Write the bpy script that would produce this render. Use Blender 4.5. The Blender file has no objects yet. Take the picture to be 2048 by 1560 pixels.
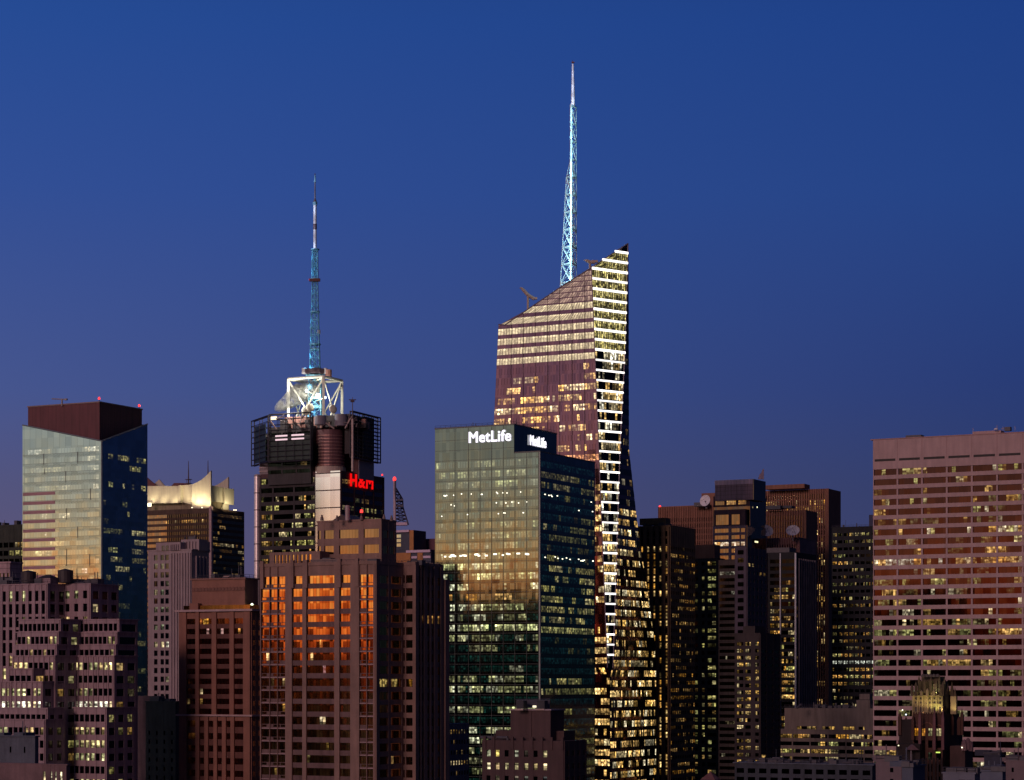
import bpy, math, random
from mathutils import Vector as Vec
R = math.radians
# ------------------------------------------------------------------ camera
F = 4500.0; CX = 1024.0; HY = 1360.0; EYE = 100.0
sc = bpy.context.scene
cam_d = bpy.data.cameras.new('camera')
cam_d.sensor_width = 36.0; cam_d.lens = 36.0 * F / 2048.0
cam_d.shift_y = (HY - 780.0) / 2048.0
cam_d.clip_start = 1.0; cam_d.clip_end = 30000.0
cam = bpy.data.objects.new('camera', cam_d); sc.collection.objects.link(cam)
cam.location = (0, 0, EYE); cam.rotation_euler = (R(90), 0, 0)
sc.camera = cam
# ------------------------------------------------------------------ sky
GLOWDIR = (-0.80, -0.58)
world = bpy.data.worlds.new('World'); sc.world = world; world.use_nodes = True
nt = world.node_tree; nt.nodes.clear()
def N(nt, t, **kw):
    n = nt.nodes.new(t)
    for k, v in kw.items(): setattr(n, k, v)
    return n
def ramp(nt, stops, interp='LINEAR'):
    r = N(nt, 'ShaderNodeValToRGB'); cr = r.color_ramp; cr.interpolation = interp
    while len(cr.elements) > 1: cr.elements.remove(cr.elements[-1])
    cr.elements[0].position = stops[0][0]; cr.elements[0].color = (*stops[0][1], 1)
    for p, c in stops[1:]:
        e = cr.elements.new(p); e.color = (*c, 1)
    return r
def math_(nt, op, a, b=None, clamp=False):
    m = N(nt, 'ShaderNodeMath', operation=op); m.use_clamp = clamp
    for i, x in enumerate((a, b)):
        if x is None: continue
        if isinstance(x, (int, float)): m.inputs[i].default_value = x
        else: nt.links.new(x, m.inputs[i])
    return m.outputs[0]
tc = N(nt, 'ShaderNodeTexCoord')
sep = N(nt, 'ShaderNodeSeparateXYZ'); nt.links.new(tc.outputs['Generated'], sep.inputs[0])
frontL = ramp(nt, [(0.0, (.135, .090, .145)), (.03, (.122, .090, .165)), (.084, (.086, .089, .204)), (.126, (.060, .091, .268)), (.21, (.032, .078, .300)), (.28, (.0196, .071, .296)), (.5, (.006, .024, .11)), (1.0, (.003, .010, .045))])
frontR = ramp(nt, [(0.0, (.042, .046, .115)), (.084, (.029, .045, .142)), (.13, (.0215, .045, .180)), (.21, (.0180, .056, .235)), (.28, (.0135, .051, .238)), (.5, (.005, .020, .09)), (1.0, (.003, .010, .045))])
side = ramp(nt, [(0.0, (.005, .009, .016)), (.02, (.006, .014, .028)), (.06, (.008, .015, .044)), (.1, (.008, .016, .060)), (.2, (.006, .016, .055)), (.4, (.004, .011, .038)), (1.0, (.003, .010, .045))])
back = ramp(nt, [(0.0, (.05, .006, .010)), (.010, (.13, .014, .012)), (.018, (.34, .045, .025)), (.026, (.80, .13, .04)), (.034, (1.25, .33, .09)), (.046, (1.75, .84, .30)), (.060, (1.24, .84, .44)), (.078, (.92, .75, .52)),
                 (.10, (.75, .72, .60)), (.14, (.56, .61, .63)), (.22, (.22, .28, .38)), (.5, (.05, .06, .13)), (1.0, (.006, .014, .05))])
for r_ in (frontL, frontR, side): nt.links.new(sep.outputs['Z'], r_.inputs[0])
mpw = N(nt, 'ShaderNodeMapping'); mpw.inputs['Scale'].default_value = (6, 6, 60); nt.links.new(tc.outputs['Generated'], mpw.inputs[0])
nzw = N(nt, 'ShaderNodeTexNoise'); nzw.inputs['Scale'].default_value = 1.0; nzw.inputs['Detail'].default_value = 4; nt.links.new(mpw.outputs[0], nzw.inputs['Vector'])
nt.links.new(math_(nt, 'ADD', sep.outputs['Z'], math_(nt, 'MULTIPLY', math_(nt, 'SUBTRACT', nzw.outputs[0], .5), .022)), back.inputs[0])
dx = math_(nt, 'MULTIPLY', sep.outputs['X'], GLOWDIR[0]); dy = math_(nt, 'MULTIPLY', sep.outputs['Y'], GLOWDIR[1])
dt = math_(nt, 'ADD', dx, dy)
mr = N(nt, 'ShaderNodeMapRange', interpolation_type='SMOOTHSTEP'); nt.links.new(dt, mr.inputs[0])
mr.inputs[1].default_value = 0.42; mr.inputs[2].default_value = 0.93
mix = N(nt, 'ShaderNodeMix', data_type='RGBA'); nt.links.new(mr.outputs[0], mix.inputs[0])
mf = N(nt, 'ShaderNodeMapRange'); nt.links.new(sep.outputs['X'], mf.inputs[0]); mf.inputs[1].default_value = -.22; mf.inputs[2].default_value = .22
front = N(nt, 'ShaderNodeMix', data_type='RGBA'); nt.links.new(mf.outputs[0], front.inputs[0]); nt.links.new(frontL.outputs[0], front.inputs[6]); nt.links.new(frontR.outputs[0], front.inputs[7])
nt.links.new(front.outputs[2], mix.inputs[6]); nt.links.new(back.outputs[0], mix.inputs[7])
bg = N(nt, 'ShaderNodeBackground'); 
sx_ = math_(nt, 'ADD', math_(nt, 'MULTIPLY', sep.outputs['X'], .90), math_(nt, 'MULTIPLY', sep.outputs['Y'], -.43))
ms = N(nt, 'ShaderNodeMapRange', interpolation_type='SMOOTHSTEP'); nt.links.new(sx_, ms.inputs[0]); ms.inputs[1].default_value = -.05; ms.inputs[2].default_value = .40
mix3 = N(nt, 'ShaderNodeMix', data_type='RGBA'); nt.links.new(ms.outputs[0], mix3.inputs[0]); nt.links.new(mix.outputs[2], mix3.inputs[6]); nt.links.new(side.outputs[0], mix3.inputs[7])
nt.links.new(mix3.outputs[2], bg.inputs[0])
sky = N(nt, 'ShaderNodeTexSky'); sky.sky_type = 'NISHITA'; sky.sun_disc = False
sky.sun_elevation = R(-6); sky.sun_rotation = R(207); sky.altitude = 100
bg2 = N(nt, 'ShaderNodeBackground'); bg2.inputs[1].default_value = 0.05; nt.links.new(sky.outputs[0], bg2.inputs[0])
add = N(nt, 'ShaderNodeAddShader'); nt.links.new(bg.outputs[0], add.inputs[0]); nt.links.new(bg2.outputs[0], add.inputs[1])
wo = N(nt, 'ShaderNodeOutputWorld'); nt.links.new(add.outputs[0], wo.inputs[0])
# ------------------------------------------------------------------ sun (soft afterglow from behind the camera)
sun_d = bpy.data.lights.new('sun', 'SUN'); sun_d.energy = 0.80; sun_d.angle = R(14); sun_d.color = (1.0, .62, .57)
sun = bpy.data.objects.new('sun', sun_d); sc.collection.objects.link(sun)
_s = Vec((-0.47 * math.cos(R(17)), -0.883 * math.cos(R(17)), math.sin(R(17))))
sun.rotation_euler = _s.to_track_quat('Z', 'Y').to_euler(); sun.location = _s * 3000
sc.view_settings.view_transform = 'Standard'; sc.view_settings.look = 'None'
sc.view_settings.exposure = 0.0; sc.view_settings.gamma = 1.0
sc.render.use_motion_blur = False
sc.cycles.max_bounces = 5; sc.cycles.diffuse_bounces = 2; sc.cycles.glossy_bounces = 3
sc.cycles.sample_clamp_indirect = 3.0

# ------------------------------------------------------------------ pixel -> metre helpers for reading the photograph's proportions
TH = R(27.0)
U = Vec((-math.cos(TH), math.sin(TH), 0)); V = Vec((math.sin(TH), math.cos(TH), 0))
NL = Vec((-math.sin(TH), -math.cos(TH), 0)); NR = Vec((math.cos(TH), -math.sin(TH), 0))
Z = Vec((0, 0, 1))
def tx(x): return (x - CX) / F
def zz(y, D): return EYE + (HY - y) / F * D
def P3(x, y, D): return Vec((tx(x) * D, D, zz(y, D)))
def along(C, d, x):
    """distance from C along direction d to where it passes image column x"""
    t = tx(x)
    return (t * C.y - C.x) / (d.x - t * d.y)

# ------------------------------------------------------------------ materials
_m = {}
def new_mat(name):
    m = bpy.data.materials.new(name); m.use_nodes = True; m.node_tree.nodes.clear()
    return m, m.node_tree
def stone(name, col, var=.28, scale=.22, rough=.85, streak=.42, joint=None, metal=0.0):
    if name in _m: return _m[name]
    m, nt = new_mat(name); L = nt.links.new
    g = N(nt, 'ShaderNodeNewGeometry')
    mp = N(nt, 'ShaderNodeMapping'); mp.inputs['Scale'].default_value = (1, 1, .12); L(g.outputs['Position'], mp.inputs[0])
    n1 = N(nt, 'ShaderNodeTexNoise'); n1.inputs['Scale'].default_value = scale; n1.inputs['Detail'].default_value = 5; L(g.outputs['Position'], n1.inputs['Vector'])
    n2 = N(nt, 'ShaderNodeTexNoise'); n2.inputs['Scale'].default_value = .8; n2.inputs['Detail'].default_value = 3; L(mp.outputs[0], n2.inputs['Vector'])
    n3 = N(nt, 'ShaderNodeTexNoise'); n3.inputs['Scale'].default_value = 2.2; n3.inputs['Detail'].default_value = 2; L(g.outputs['Position'], n3.inputs['Vector'])
    a = math_(nt, 'MULTIPLY', math_(nt, 'SUBTRACT', n1.outputs[0], .5), var * 3.2)
    b = math_(nt, 'MULTIPLY', math_(nt, 'SUBTRACT', n2.outputs[0], .5), streak * 2.2)
    c = math_(nt, 'MULTIPLY', math_(nt, 'SUBTRACT', n3.outputs[0], .5), var * 1.6)
    s = math_(nt, 'ADD', math_(nt, 'ADD', a, b), math_(nt, 'ADD', c, 1.0))
    if joint:   # panel joints, metres
        uv = N(nt, 'ShaderNodeUVMap', uv_map='uvm'); sp = N(nt, 'ShaderNodeSeparateXYZ'); L(uv.outputs[0], sp.inputs[0])
        for k, w in enumerate(joint):
            if not w: continue
            fr = math_(nt, 'FRACT', math_(nt, 'DIVIDE', sp.outputs[k], w))
            ln = math_(nt, 'LESS_THAN', fr, .14 / w * 1.6)
            s = math_(nt, 'MULTIPLY', s, math_(nt, 'SUBTRACT', 1.0, math_(nt, 'MULTIPLY', ln, .45)))
    vm = N(nt, 'ShaderNodeVectorMath', operation='SCALE'); vm.inputs[0].default_value = col; L(s, vm.inputs['Scale'])
    p = N(nt, 'ShaderNodeBsdfPrincipled'); p.inputs['Roughness'].default_value = rough; p.inputs['Metallic'].default_value = metal
    L(vm.outputs[0], p.inputs['Base Color'])
    o = N(nt, 'ShaderNodeOutputMaterial'); L(p.outputs[0], o.inputs[0])
    _m[name] = m; return m
def glass(name, tint, rough=.07, pane=(1.6, 3.9), tilt=.010, mull=.07, flat=False, full=False, vlines=None):
    """coated facade glass: mirrors the sky; a pane whose room is lit gives off light, with blinds, ceiling lamps and furniture in it"""
    if name in _m: return _m[name]
    if not full: tint = tuple(x * .46 for x in tint)
    m, nt = new_mat(name); L = nt.links.new
    uv = N(nt, 'ShaderNodeUVMap', uv_map='uvm'); sp = N(nt, 'ShaderNodeSeparateXYZ'); L(uv.outputs[0], sp.inputs[0])
    up = N(nt, 'ShaderNodeUVMap', uv_map='uvp'); spp = N(nt, 'ShaderNodeSeparateXYZ'); L(up.outputs[0], spp.inputs[0])
    at = N(nt, 'ShaderNodeAttribute', attribute_name='glow')
    seed = math_(nt, 'MULTIPLY', at.outputs['Alpha'], 211.0)
    # per pane tilt of the reflection
    fu = math_(nt, 'FLOOR', math_(nt, 'DIVIDE', sp.outputs[0], pane[0])); fv = math_(nt, 'FLOOR', math_(nt, 'DIVIDE', sp.outputs[1], pane[1]))
    cb = N(nt, 'ShaderNodeCombineXYZ'); L(fu, cb.inputs[0]); L(fv, cb.inputs[1])
    wn = N(nt, 'ShaderNodeTexWhiteNoise', noise_dimensions='3D'); L(cb.outputs[0], wn.inputs[0])
    sb = N(nt, 'ShaderNodeVectorMath', operation='SUBTRACT'); L(wn.outputs['Color'], sb.inputs[0]); sb.inputs[1].default_value = (.5, .5, .5)
    scl = N(nt, 'ShaderNodeVectorMath', operation='SCALE'); L(sb.outputs[0], scl.inputs[0]); scl.inputs['Scale'].default_value = tilt
    g = N(nt, 'ShaderNodeNewGeometry')
    wv = N(nt, 'ShaderNodeTexNoise'); wv.inputs['Scale'].default_value = .16; wv.inputs['Detail'].default_value = 3; L(g.outputs['Position'], wv.inputs['Vector'])
    wv2 = N(nt, 'ShaderNodeVectorMath', operation='SUBTRACT'); L(wv.outputs['Color'], wv2.inputs[0]); wv2.inputs[1].default_value = (.5, .5, .5)
    wv3 = N(nt, 'ShaderNodeVectorMath', operation='SCALE'); L(wv2.outputs[0], wv3.inputs[0]); wv3.inputs['Scale'].default_value = .018 if not full else .004
    ad0 = N(nt, 'ShaderNodeVectorMath', operation='ADD'); L(g.outputs['Normal'], ad0.inputs[0]); L(wv3.outputs[0], ad0.inputs[1])
    ad = N(nt, 'ShaderNodeVectorMath', operation='ADD'); L(ad0.outputs[0], ad.inputs[0]); L(scl.outputs[0], ad.inputs[1])
    nm = N(nt, 'ShaderNodeVectorMath', operation='NORMALIZE'); L(ad.outputs[0], nm.inputs[0])
    # mullions
    fr = math_(nt, 'FRACT', spp.outputs[0])
    l1 = math_(nt, 'LESS_THAN', fr, mull); l2 = math_(nt, 'GREATER_THAN', fr, 1 - mull)
    ml = math_(nt, 'SUBTRACT', 1.0, math_(nt, 'ADD', l1, l2), True)
    # room pattern
    cx = math_(nt, 'ADD', sp.outputs[0], seed)
    c2 = N(nt, 'ShaderNodeCombineXYZ'); L(cx, c2.inputs[0]); L(sp.outputs[1], c2.inputs[1]); L(seed, c2.inputs[2])
    n1 = N(nt, 'ShaderNodeTexNoise'); n1.inputs['Scale'].default_value = .95; n1.inputs['Detail'].default_value = 4; L(c2.outputs[0], n1.inputs['Vector'])
    rm = N(nt, 'ShaderNodeMapRange'); L(n1.outputs[0], rm.inputs[0]); rm.inputs[1].default_value = .43; rm.inputs[2].default_value = .62; rm.inputs[3].default_value = .65 if flat else .45; rm.inputs[4].default_value = 1.15 if flat else 1.3
    c3 = N(nt, 'ShaderNodeCombineXYZ'); L(math_(nt, 'FLOOR', math_(nt, 'MULTIPLY', cx, 1.15)), c3.inputs[0]); L(fv, c3.inputs[1])
    w2 = N(nt, 'ShaderNodeTexWhiteNoise', noise_dimensions='3D'); L(c3.outputs[0], w2.inputs[0])
    bl = math_(nt, 'ADD', .75 if flat else .22, math_(nt, 'MULTIPLY', w2.outputs[0], .35 if flat else .85))
    c4 = N(nt, 'ShaderNodeCombineXYZ'); L(math_(nt, 'FLOOR', math_(nt, 'MULTIPLY', cx, .62)), c4.inputs[0]); L(math_(nt, 'FLOOR', math_(nt, 'MULTIPLY', spp.outputs[1], 2.99)), c4.inputs[1]); L(fv, c4.inputs[2])
    w4 = N(nt, 'ShaderNodeTexWhiteNoise', noise_dimensions='3D'); L(c4.outputs[0], w4.inputs[0])
    cell = math_(nt, 'ADD', .85 if flat else .18, math_(nt, 'MULTIPLY', math_(nt, 'MULTIPLY', w4.outputs[0], w4.outputs[0]), .3 if flat else 1.9))
    ce = math_(nt, 'GREATER_THAN', spp.outputs[1], .74)
    n2 = N(nt, 'ShaderNodeTexNoise'); n2.inputs['Scale'].default_value = .5; n2.inputs['Detail'].default_value = 0; L(c2.outputs[0], n2.inputs['Vector'])
    ce = math_(nt, 'MULTIPLY', ce, math_(nt, 'MULTIPLY', math_(nt, 'GREATER_THAN', n2.outputs[0], .5), .6))
    pat = math_(nt, 'MULTIPLY', math_(nt, 'ADD', math_(nt, 'MULTIPLY', math_(nt, 'MULTIPLY', rm.outputs[0], bl), cell), ce), ml)
    p = N(nt, 'ShaderNodeBsdfPrincipled')
    bc = N(nt, 'ShaderNodeVectorMath', operation='SCALE'); bc.inputs[0].default_value = tint
    fac = math_(nt, 'ADD', math_(nt, 'MULTIPLY', ml, .45), .55)
    if vlines:
        fl = math_(nt, 'FRACT', math_(nt, 'DIVIDE', sp.outputs[0], vlines[0]))
        fac = math_(nt, 'MULTIPLY', fac, math_(nt, 'SUBTRACT', 1.0, math_(nt, 'MULTIPLY', math_(nt, 'LESS_THAN', fl, vlines[2] / vlines[0]), vlines[1])))
    pv = math_(nt, 'ADD', .86, math_(nt, 'MULTIPLY', wn.outputs[0], .28))
    L(math_(nt, 'MULTIPLY', fac, pv), bc.inputs['Scale'])
    L(bc.outputs[0], p.inputs['Base Color']); p.inputs['Metallic'].default_value = 1.0; p.inputs['Roughness'].default_value = rough
    L(nm.outputs[0], p.inputs['Normal'])
    L(at.outputs['Color'], p.inputs['Emission Color']); L(pat, p.inputs['Emission Strength'])
    o = N(nt, 'ShaderNodeOutputMaterial'); L(p.outputs[0], o.inputs[0])
    m.cycles.emission_sampling = 'NONE'
    _m[name] = m; return m
def plain(name, col, rough=.6, metal=0.0, emit=None, es=0.0):
    if name in _m: return _m[name]
    m, nt = new_mat(name); p = N(nt, 'ShaderNodeBsdfPrincipled')
    g = N(nt, 'ShaderNodeNewGeometry'); n1 = N(nt, 'ShaderNodeTexNoise'); n1.inputs['Scale'].default_value = .6; n1.inputs['Detail'].default_value = 4
    nt.links.new(g.outputs['Position'], n1.inputs['Vector'])
    s = math_(nt, 'ADD', .7, math_(nt, 'MULTIPLY', n1.outputs[0], .6))
    vm = N(nt, 'ShaderNodeVectorMath', operation='SCALE'); vm.inputs[0].default_value = col; nt.links.new(s, vm.inputs['Scale'])
    nt.links.new(vm.outputs[0], p.inputs['Base Color'])
    p.inputs['Roughness'].default_value = rough; p.inputs['Metallic'].default_value = metal
    if emit: p.inputs['Emission Color'].default_value = (*emit, 1); p.inputs['Emission Strength'].default_value = es
    o = N(nt, 'ShaderNodeOutputMaterial'); nt.links.new(p.outputs[0], o.inputs[0])
    if emit: m.cycles.emission_sampling = 'NONE'
    _m[name] = m; return m

# ------------------------------------------------------------------ mesh builder
class MB:
    def __init__(s): s.v = []; s.f = []; s.um = []; s.up = []; s.g = []; s.area = 0.0; s.smooth = False
    def quad(s, p, um=None, up=None, glow=(0, 0, 0), seed=0.0):
        i = len(s.v); s.v.extend(p); n = len(p); s.f.append(tuple(range(i, i + n)))
        if um is None:
            d = (p[1] - p[0]); d.z = 0
            if d.length < 1e-5: d = Vec((p[2] - p[1]).to_tuple()); d.z = 0
            d = d.normalized() if d.length > 1e-5 else Vec((1, 0, 0))
            um = [(q.dot(d), q.z) for q in p]
        s.um.extend(um); s.up.extend(up if up else [(.5, .5)] * n); s.g.append((*glow, seed))
    def box(s, o, a, b, c):
        """parallelepiped: corner o, edges a, b, c (right-handed a x b ~ c)"""
        if a.cross(b).dot(c) < 0: a, b = b, a
        p = [o, o + a, o + a + b, o + b, o + c, o + a + c, o + a + b + c, o + b + c]
        for q in ((0, 3, 2, 1), (4, 5, 6, 7), (0, 1, 5, 4), (1, 2, 6, 5), (2, 3, 7, 6), (3, 0, 4, 7)): s.quad([p[k].copy() for k in q])
    def cbox(s, c, sx, sy, sz, d=None):
        """box standing on c (centre of its base), sx along d, sy across"""
        d = d or -U; e = Vec((-d.y, d.x, 0))
        s.box(c - d * sx / 2 - e * sy / 2, d * sx, e * sy, Z * sz)
    def tube(s, a, b, ra, rb=None, n=8, cap=True):
        rb = ra if rb is None else rb
        d = (b - a).normalized(); x = d.cross(Z if abs(d.z) < .9 else Vec((1, 0, 0))).normalized(); y = d.cross(x)
        A = [a + (x * math.cos(2 * math.pi * k / n) + y * math.sin(2 * math.pi * k / n)) * ra for k in range(n)]
        B = [b + (x * math.cos(2 * math.pi * k / n) + y * math.sin(2 * math.pi * k / n)) * rb for k in range(n)]
        for k in range(n):
            l = (k + 1) % n; s.quad([A[k], A[l], B[l], B[k]])
        if cap: s.quad(A[::-1]); s.quad(B)
    def prism(s, poly, ex):
        """closed polygon pushed along ex"""
        q = [p + ex for p in poly]; n = len(poly)
        s.quad([p.copy() for p in poly]); s.quad([p.copy() for p in q[::-1]])
        for k in range(n):
            l = (k + 1) % n; s.quad([poly[k].copy(), q[k].copy(), q[l].copy(), poly[l].copy()])
    def dome(s, c, r, h, n=16, m=5, ax=None):
        ax = ax or Z; x = ax.cross(Z if abs(ax.z) < .9 else Vec((1, 0, 0))).normalized(); y = ax.cross(x)
        def pt(i, k):
            t = i / m * math.pi / 2; return c + (x * math.cos(2 * math.pi * k / n) + y * math.sin(2 * math.pi * k / n)) * r * math.cos(t) + ax * h * math.sin(t)
        for i in range(m):
            for k in range(n): s.quad([pt(i, k), pt(i, k + 1), pt(i + 1, k + 1), pt(i + 1, k)])
    def build(s, name, mat, parent=None, loc=Vec((0, 0, 0))):
        me = bpy.data.meshes.new(name); me.from_pydata([tuple(v - loc) for v in s.v], [], s.f)
        for nm, dat in (('uvm', s.um), ('uvp', s.up)):
            l = me.uv_layers.new(name=nm); l.data.foreach_set('uv', [c for t in dat for c in t[:2]])
        a = me.attributes.new('glow', 'FLOAT_COLOR', 'FACE'); a.data.foreach_set('color', [c for t in s.g for c in t])
        me.materials.append(mat); me.validate(); me.update()
        if s.smooth:
            me.polygons.foreach_set('use_smooth', [True] * len(me.polygons))
        o = bpy.data.objects.new(name, me); sc.collection.objects.link(o)
        if parent is not None: o.parent = parent
        return o

class Thing:
    """one top-level thing: an Empty at its base, its parts as children"""
    def __init__(s, name, label, cat, loc, group=None):
        s.loc = Vec(loc); o = bpy.data.objects.new(name, None); sc.collection.objects.link(o)
        o.location = s.loc; o.empty_display_size = 2; o['label'] = label; o['category'] = cat
        if group: o['group'] = group
        s.root = o; s.mbs = {}; s.wins = []; s.last = None
    def mb(s, name, mat):
        k = (name, mat.name)
        if k not in s.mbs: s.mbs[k] = (MB(), mat)
        return s.mbs[k][0]
    def part(s, name, mat, mb, parent=None, label=None):
        o = mb.build(name, mat, parent or s.root, s.loc)
        if label: o['label'] = label
        return o
    def finish(s, limit=100):
        for (name, _), (mb, mat) in s.mbs.items():
            if mb.f: s.part(name, mat, mb)
        for nm in sorted({w[0] for w in s.wins}):
            ws = [w for w in s.wins if w[0] == nm]
            ws.sort(key=lambda w: -w[3])
            for w in ws[:limit]: s.part(nm, w[1], w[2])
            rest = {}
            for w in ws[limit:]:
                m = rest.setdefault(w[1].name, (MB(), w[1]))[0]; b = w[2]; i = len(m.v)
                m.v += b.v; m.f += [tuple(k + i for k in f) for f in b.f]; m.um += b.um; m.up += b.up; m.g += b.g
            for m, mat in rest.values():
                o = s.part(nm + 's', mat, m); o['kind'] = 'stuff'
def tag(o, label, cat, group=None):
    o['label'] = label; o['category'] = cat
    if group: o['group'] = group
    return o

# ------------------------------------------------------------------ lit rooms
WARM = [(1, .60, .18), (1, .68, .26), (.95, .54, .13), (1, .78, .40)]
GRN = [(.72, .64, .19), (.88, .76, .27), (.60, .58, .21), (.97, .84, .38)]
AMB = [(1, .50, .12), (1, .60, .20), (.9, .42, .06)]
CRM = [(1, .86, .55), (1, .78, .42), (1, .92, .70)]
MIX = WARM + GRN
def lights(seed, nf, n, p=.3, pal=WARM, br=(.1, .8), run=.6, rows=None, pw=1.6, off=(0, 0, 0)):
    rg = random.Random(seed); out = []
    for i in range(nf):
        pp, pl, b = p, pal, br
        if rows and i in rows:
            r = rows[i]; pp = r.get('p', pp); pl = r.get('pal', pl); b = r.get('br', b)
        on = False; row = []; c = (0, 0, 0)
        for j in range(n):
            q = pp(i, j / max(1, n - 1)) if callable(pp) else pp
            if rg.random() > run or j == 0:
                on = rg.random() < q
                k = b[0] + (b[1] - b[0]) * rg.random() ** pw; cc = rg.choice(pl); c = tuple(x * k for x in cc)
            if on:
                k = .75 + .5 * rg.random(); row.append(tuple(x * k * 1.05 for x in c))
            else: row.append(off)
        out.append(row)
    return out

# ------------------------------------------------------------------ facades
def facade(T, A, d, n, W, ztop, zfirst, fh, wh, nf, bays, k, glow, gl, wall=None, pier=.6, dep=.35, mode='window', wname='window', sill=True, seed=1, zbot=None, sdep=None, spmat=None):
    """windows and the relief between them on the wall plane A + d*s, outward n"""
    rg = random.Random(seed)
    if isinstance(bays, int):
        w = W / bays; bays = [((j * w + pier / 2) / W, ((j + 1) * w - pier / 2) / W) for j in range(bays)]
    zlast = zfirst - (nf - 1) * fh - wh
    if zbot is None: zbot = zlast - (fh - wh)
    if wall is not None and dep > 0:
        mb = T.mb('wall', wall)
        e = [0.02] + [x for b in bays for x in (b[0] * W, b[1] * W)] + [W - 0.02]
        for a, b in zip(e[::2], e[1::2]):
            if b - a > .05: mb.box(A + d * a + Z * zbot, d * (b - a), n * dep, Z * (ztop - zbot))
        if sill:
            sd = dep * .8 if sdep is None else sdep
            zs = [(ztop - .03, zfirst)] + [(zfirst - i * fh - wh, (zfirst - (i + 1) * fh) if i < nf - 1 else zbot + .03) for i in range(nf)]
            for a, b in zs:
                if a - b > .05: (T.mb('spandrel', spmat) if spmat is not None and (a, b) != zs[0] else mb).box(A + d * .04 + Z * b, d * (W - .08), n * sd, Z * (a - b))
    off = n * .03
    kk = k if isinstance(k, (list, tuple)) else [k] * len(bays)
    for i in range(nf):
        z1 = zfirst - i * fh; z0 = z1 - wh; row = glow[i]; c = 0
        m = MB() if mode == 'band' else None
        for j, b in enumerate(bays):
            if mode != 'band': m = MB()
            elif j and (b[0] - bays[j - 1][1]) * W > .5: T.wins.append((wname, gl, m, W * wh)); m = MB()
            s0, s1 = b[0] * W, b[1] * W; st = (s1 - s0) / kk[j]
            for q in range(kk[j]):
                a0 = s0 + st * q; a1 = a0 + st; g = row[c % len(row)]; c += 1
                p = [A + d * a0 + Z * z0 + off, A + d * a1 + Z * z0 + off, A + d * a1 + Z * z1 + off, A + d * a0 + Z * z1 + off]
                m.quad(p, [(a0, z0), (a1, z0), (a1, z1), (a0, z1)], [(0, 0), (1, 0), (1, 1), (0, 1)], g, rg.random())
            if mode != 'band': T.wins.append((wname, gl, m, (s1 - s0) * wh / (A.y ** 2) * 1e4 + i * -1e-6))
        if mode == 'band': T.wins.append((wname, gl, m, W * wh))

class Mass:
    """a rectangular volume on the city grid; corner C is the one nearest the camera"""
    def __init__(s, T, D, yt, xc=None, xl=None, xr=None, wl=None, wr=None, C=None, z0=0.0, mat=None, name='wall', zt=None):
        s.T = T; s.C = Vec(C) if C is not None else Vec((tx(xc) * D, D, 0)); s.C.z = 0; s.D = s.C.y
        s.wl = wl if wl is not None else along(s.C, U, xl); s.wr = wr if wr is not None else along(s.C, V, xr)
        s.zt = zt if zt is not None else zz(yt, s.D); s.z0 = z0; s.mat = mat
        s.L = s.C + U * s.wl; s.R = s.C + V * s.wr
        T.mb(name, mat).box(s.C + Z * z0, U * s.wl, V * s.wr, Z * (s.zt - z0))
    def z(s, y): return zz(y, s.D)
    def left(s, y0, pitch, wf, bays, k, glow, gl, nf=None, ybot=1600, y_top=None, **kw):
        return s._f(s.L, -U, NL, s.wl, y0, pitch, wf, bays, k, glow, gl, nf, ybot, y_top, **kw)
    def right(s, y0, pitch, wf, bays, k, glow, gl, nf=None, ybot=1600, y_top=None, **kw):
        return s._f(s.C, V, NR, s.wr, y0, pitch, wf, bays, k, glow, gl, nf, ybot, y_top, **kw)
    def _f(s, A, d, n, W, y0, pitch, wf, bays, k, glow, gl, nf, ybot, y_top, **kw):
        fh = pitch * s.D / F
        if nf is None: nf = max(1, int((ybot - y0) / pitch))
        nb = bays if isinstance(bays, int) else len(bays)
        tot = sum(k) if isinstance(k, (list, tuple)) else nb * k
        if isinstance(glow, dict): glow = lights(nf=nf, n=tot, **glow)
        facade(s.T, A, d, n, W, zz(y_top, s.D) if y_top else s.zt - .02, zz(y0, s.D), fh, fh * wf, nf, bays, k, glow, gl, **kw)
    def post(s, dep, w=.5, mat=None, z0=None):
        """fills the corner between the reliefs of the two faces"""
        z0 = s.z0 if z0 is None else z0
        s.T.mb('wall', mat or s.mat).box(s.C + (NL + NR) * (dep + .01) + Z * z0, U * (w + dep), V * (w + dep), Z * (s.zt - z0 - .01))
    def cap(s, h=1.0, out=.5, mat=None, name='parapet'):
        s.T.mb(name, mat or s.mat).box(s.C + (NL + NR) * out + Z * (s.zt + .003), U * (s.wl + 2 * out), V * (s.wr + 2 * out), Z * h)
    def top(s, fl=.5, fr=.5): return s.C + U * s.wl * fl + V * s.wr * fr + Z * s.zt
    def plant(s, seed, n, mat, hmax=3.5, name='rooftop_plant'):
        rg = random.Random(seed); mb = s.T.mb(name, mat)
        for _ in range(n):
            a, b = rg.uniform(.08, .8), rg.uniform(.05, .7); w, l = rg.uniform(1.2, 4), rg.uniform(1.2, 4); h = rg.uniform(.8, hmax)
            mb.box(s.top(a, b), U * w, V * l, Z * h)
            if rg.random() < .5: mb.tube(s.top(a, b) + Z * h, s.top(a, b) + Z * (h + rg.uniform(1, 3)), .12)
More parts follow.
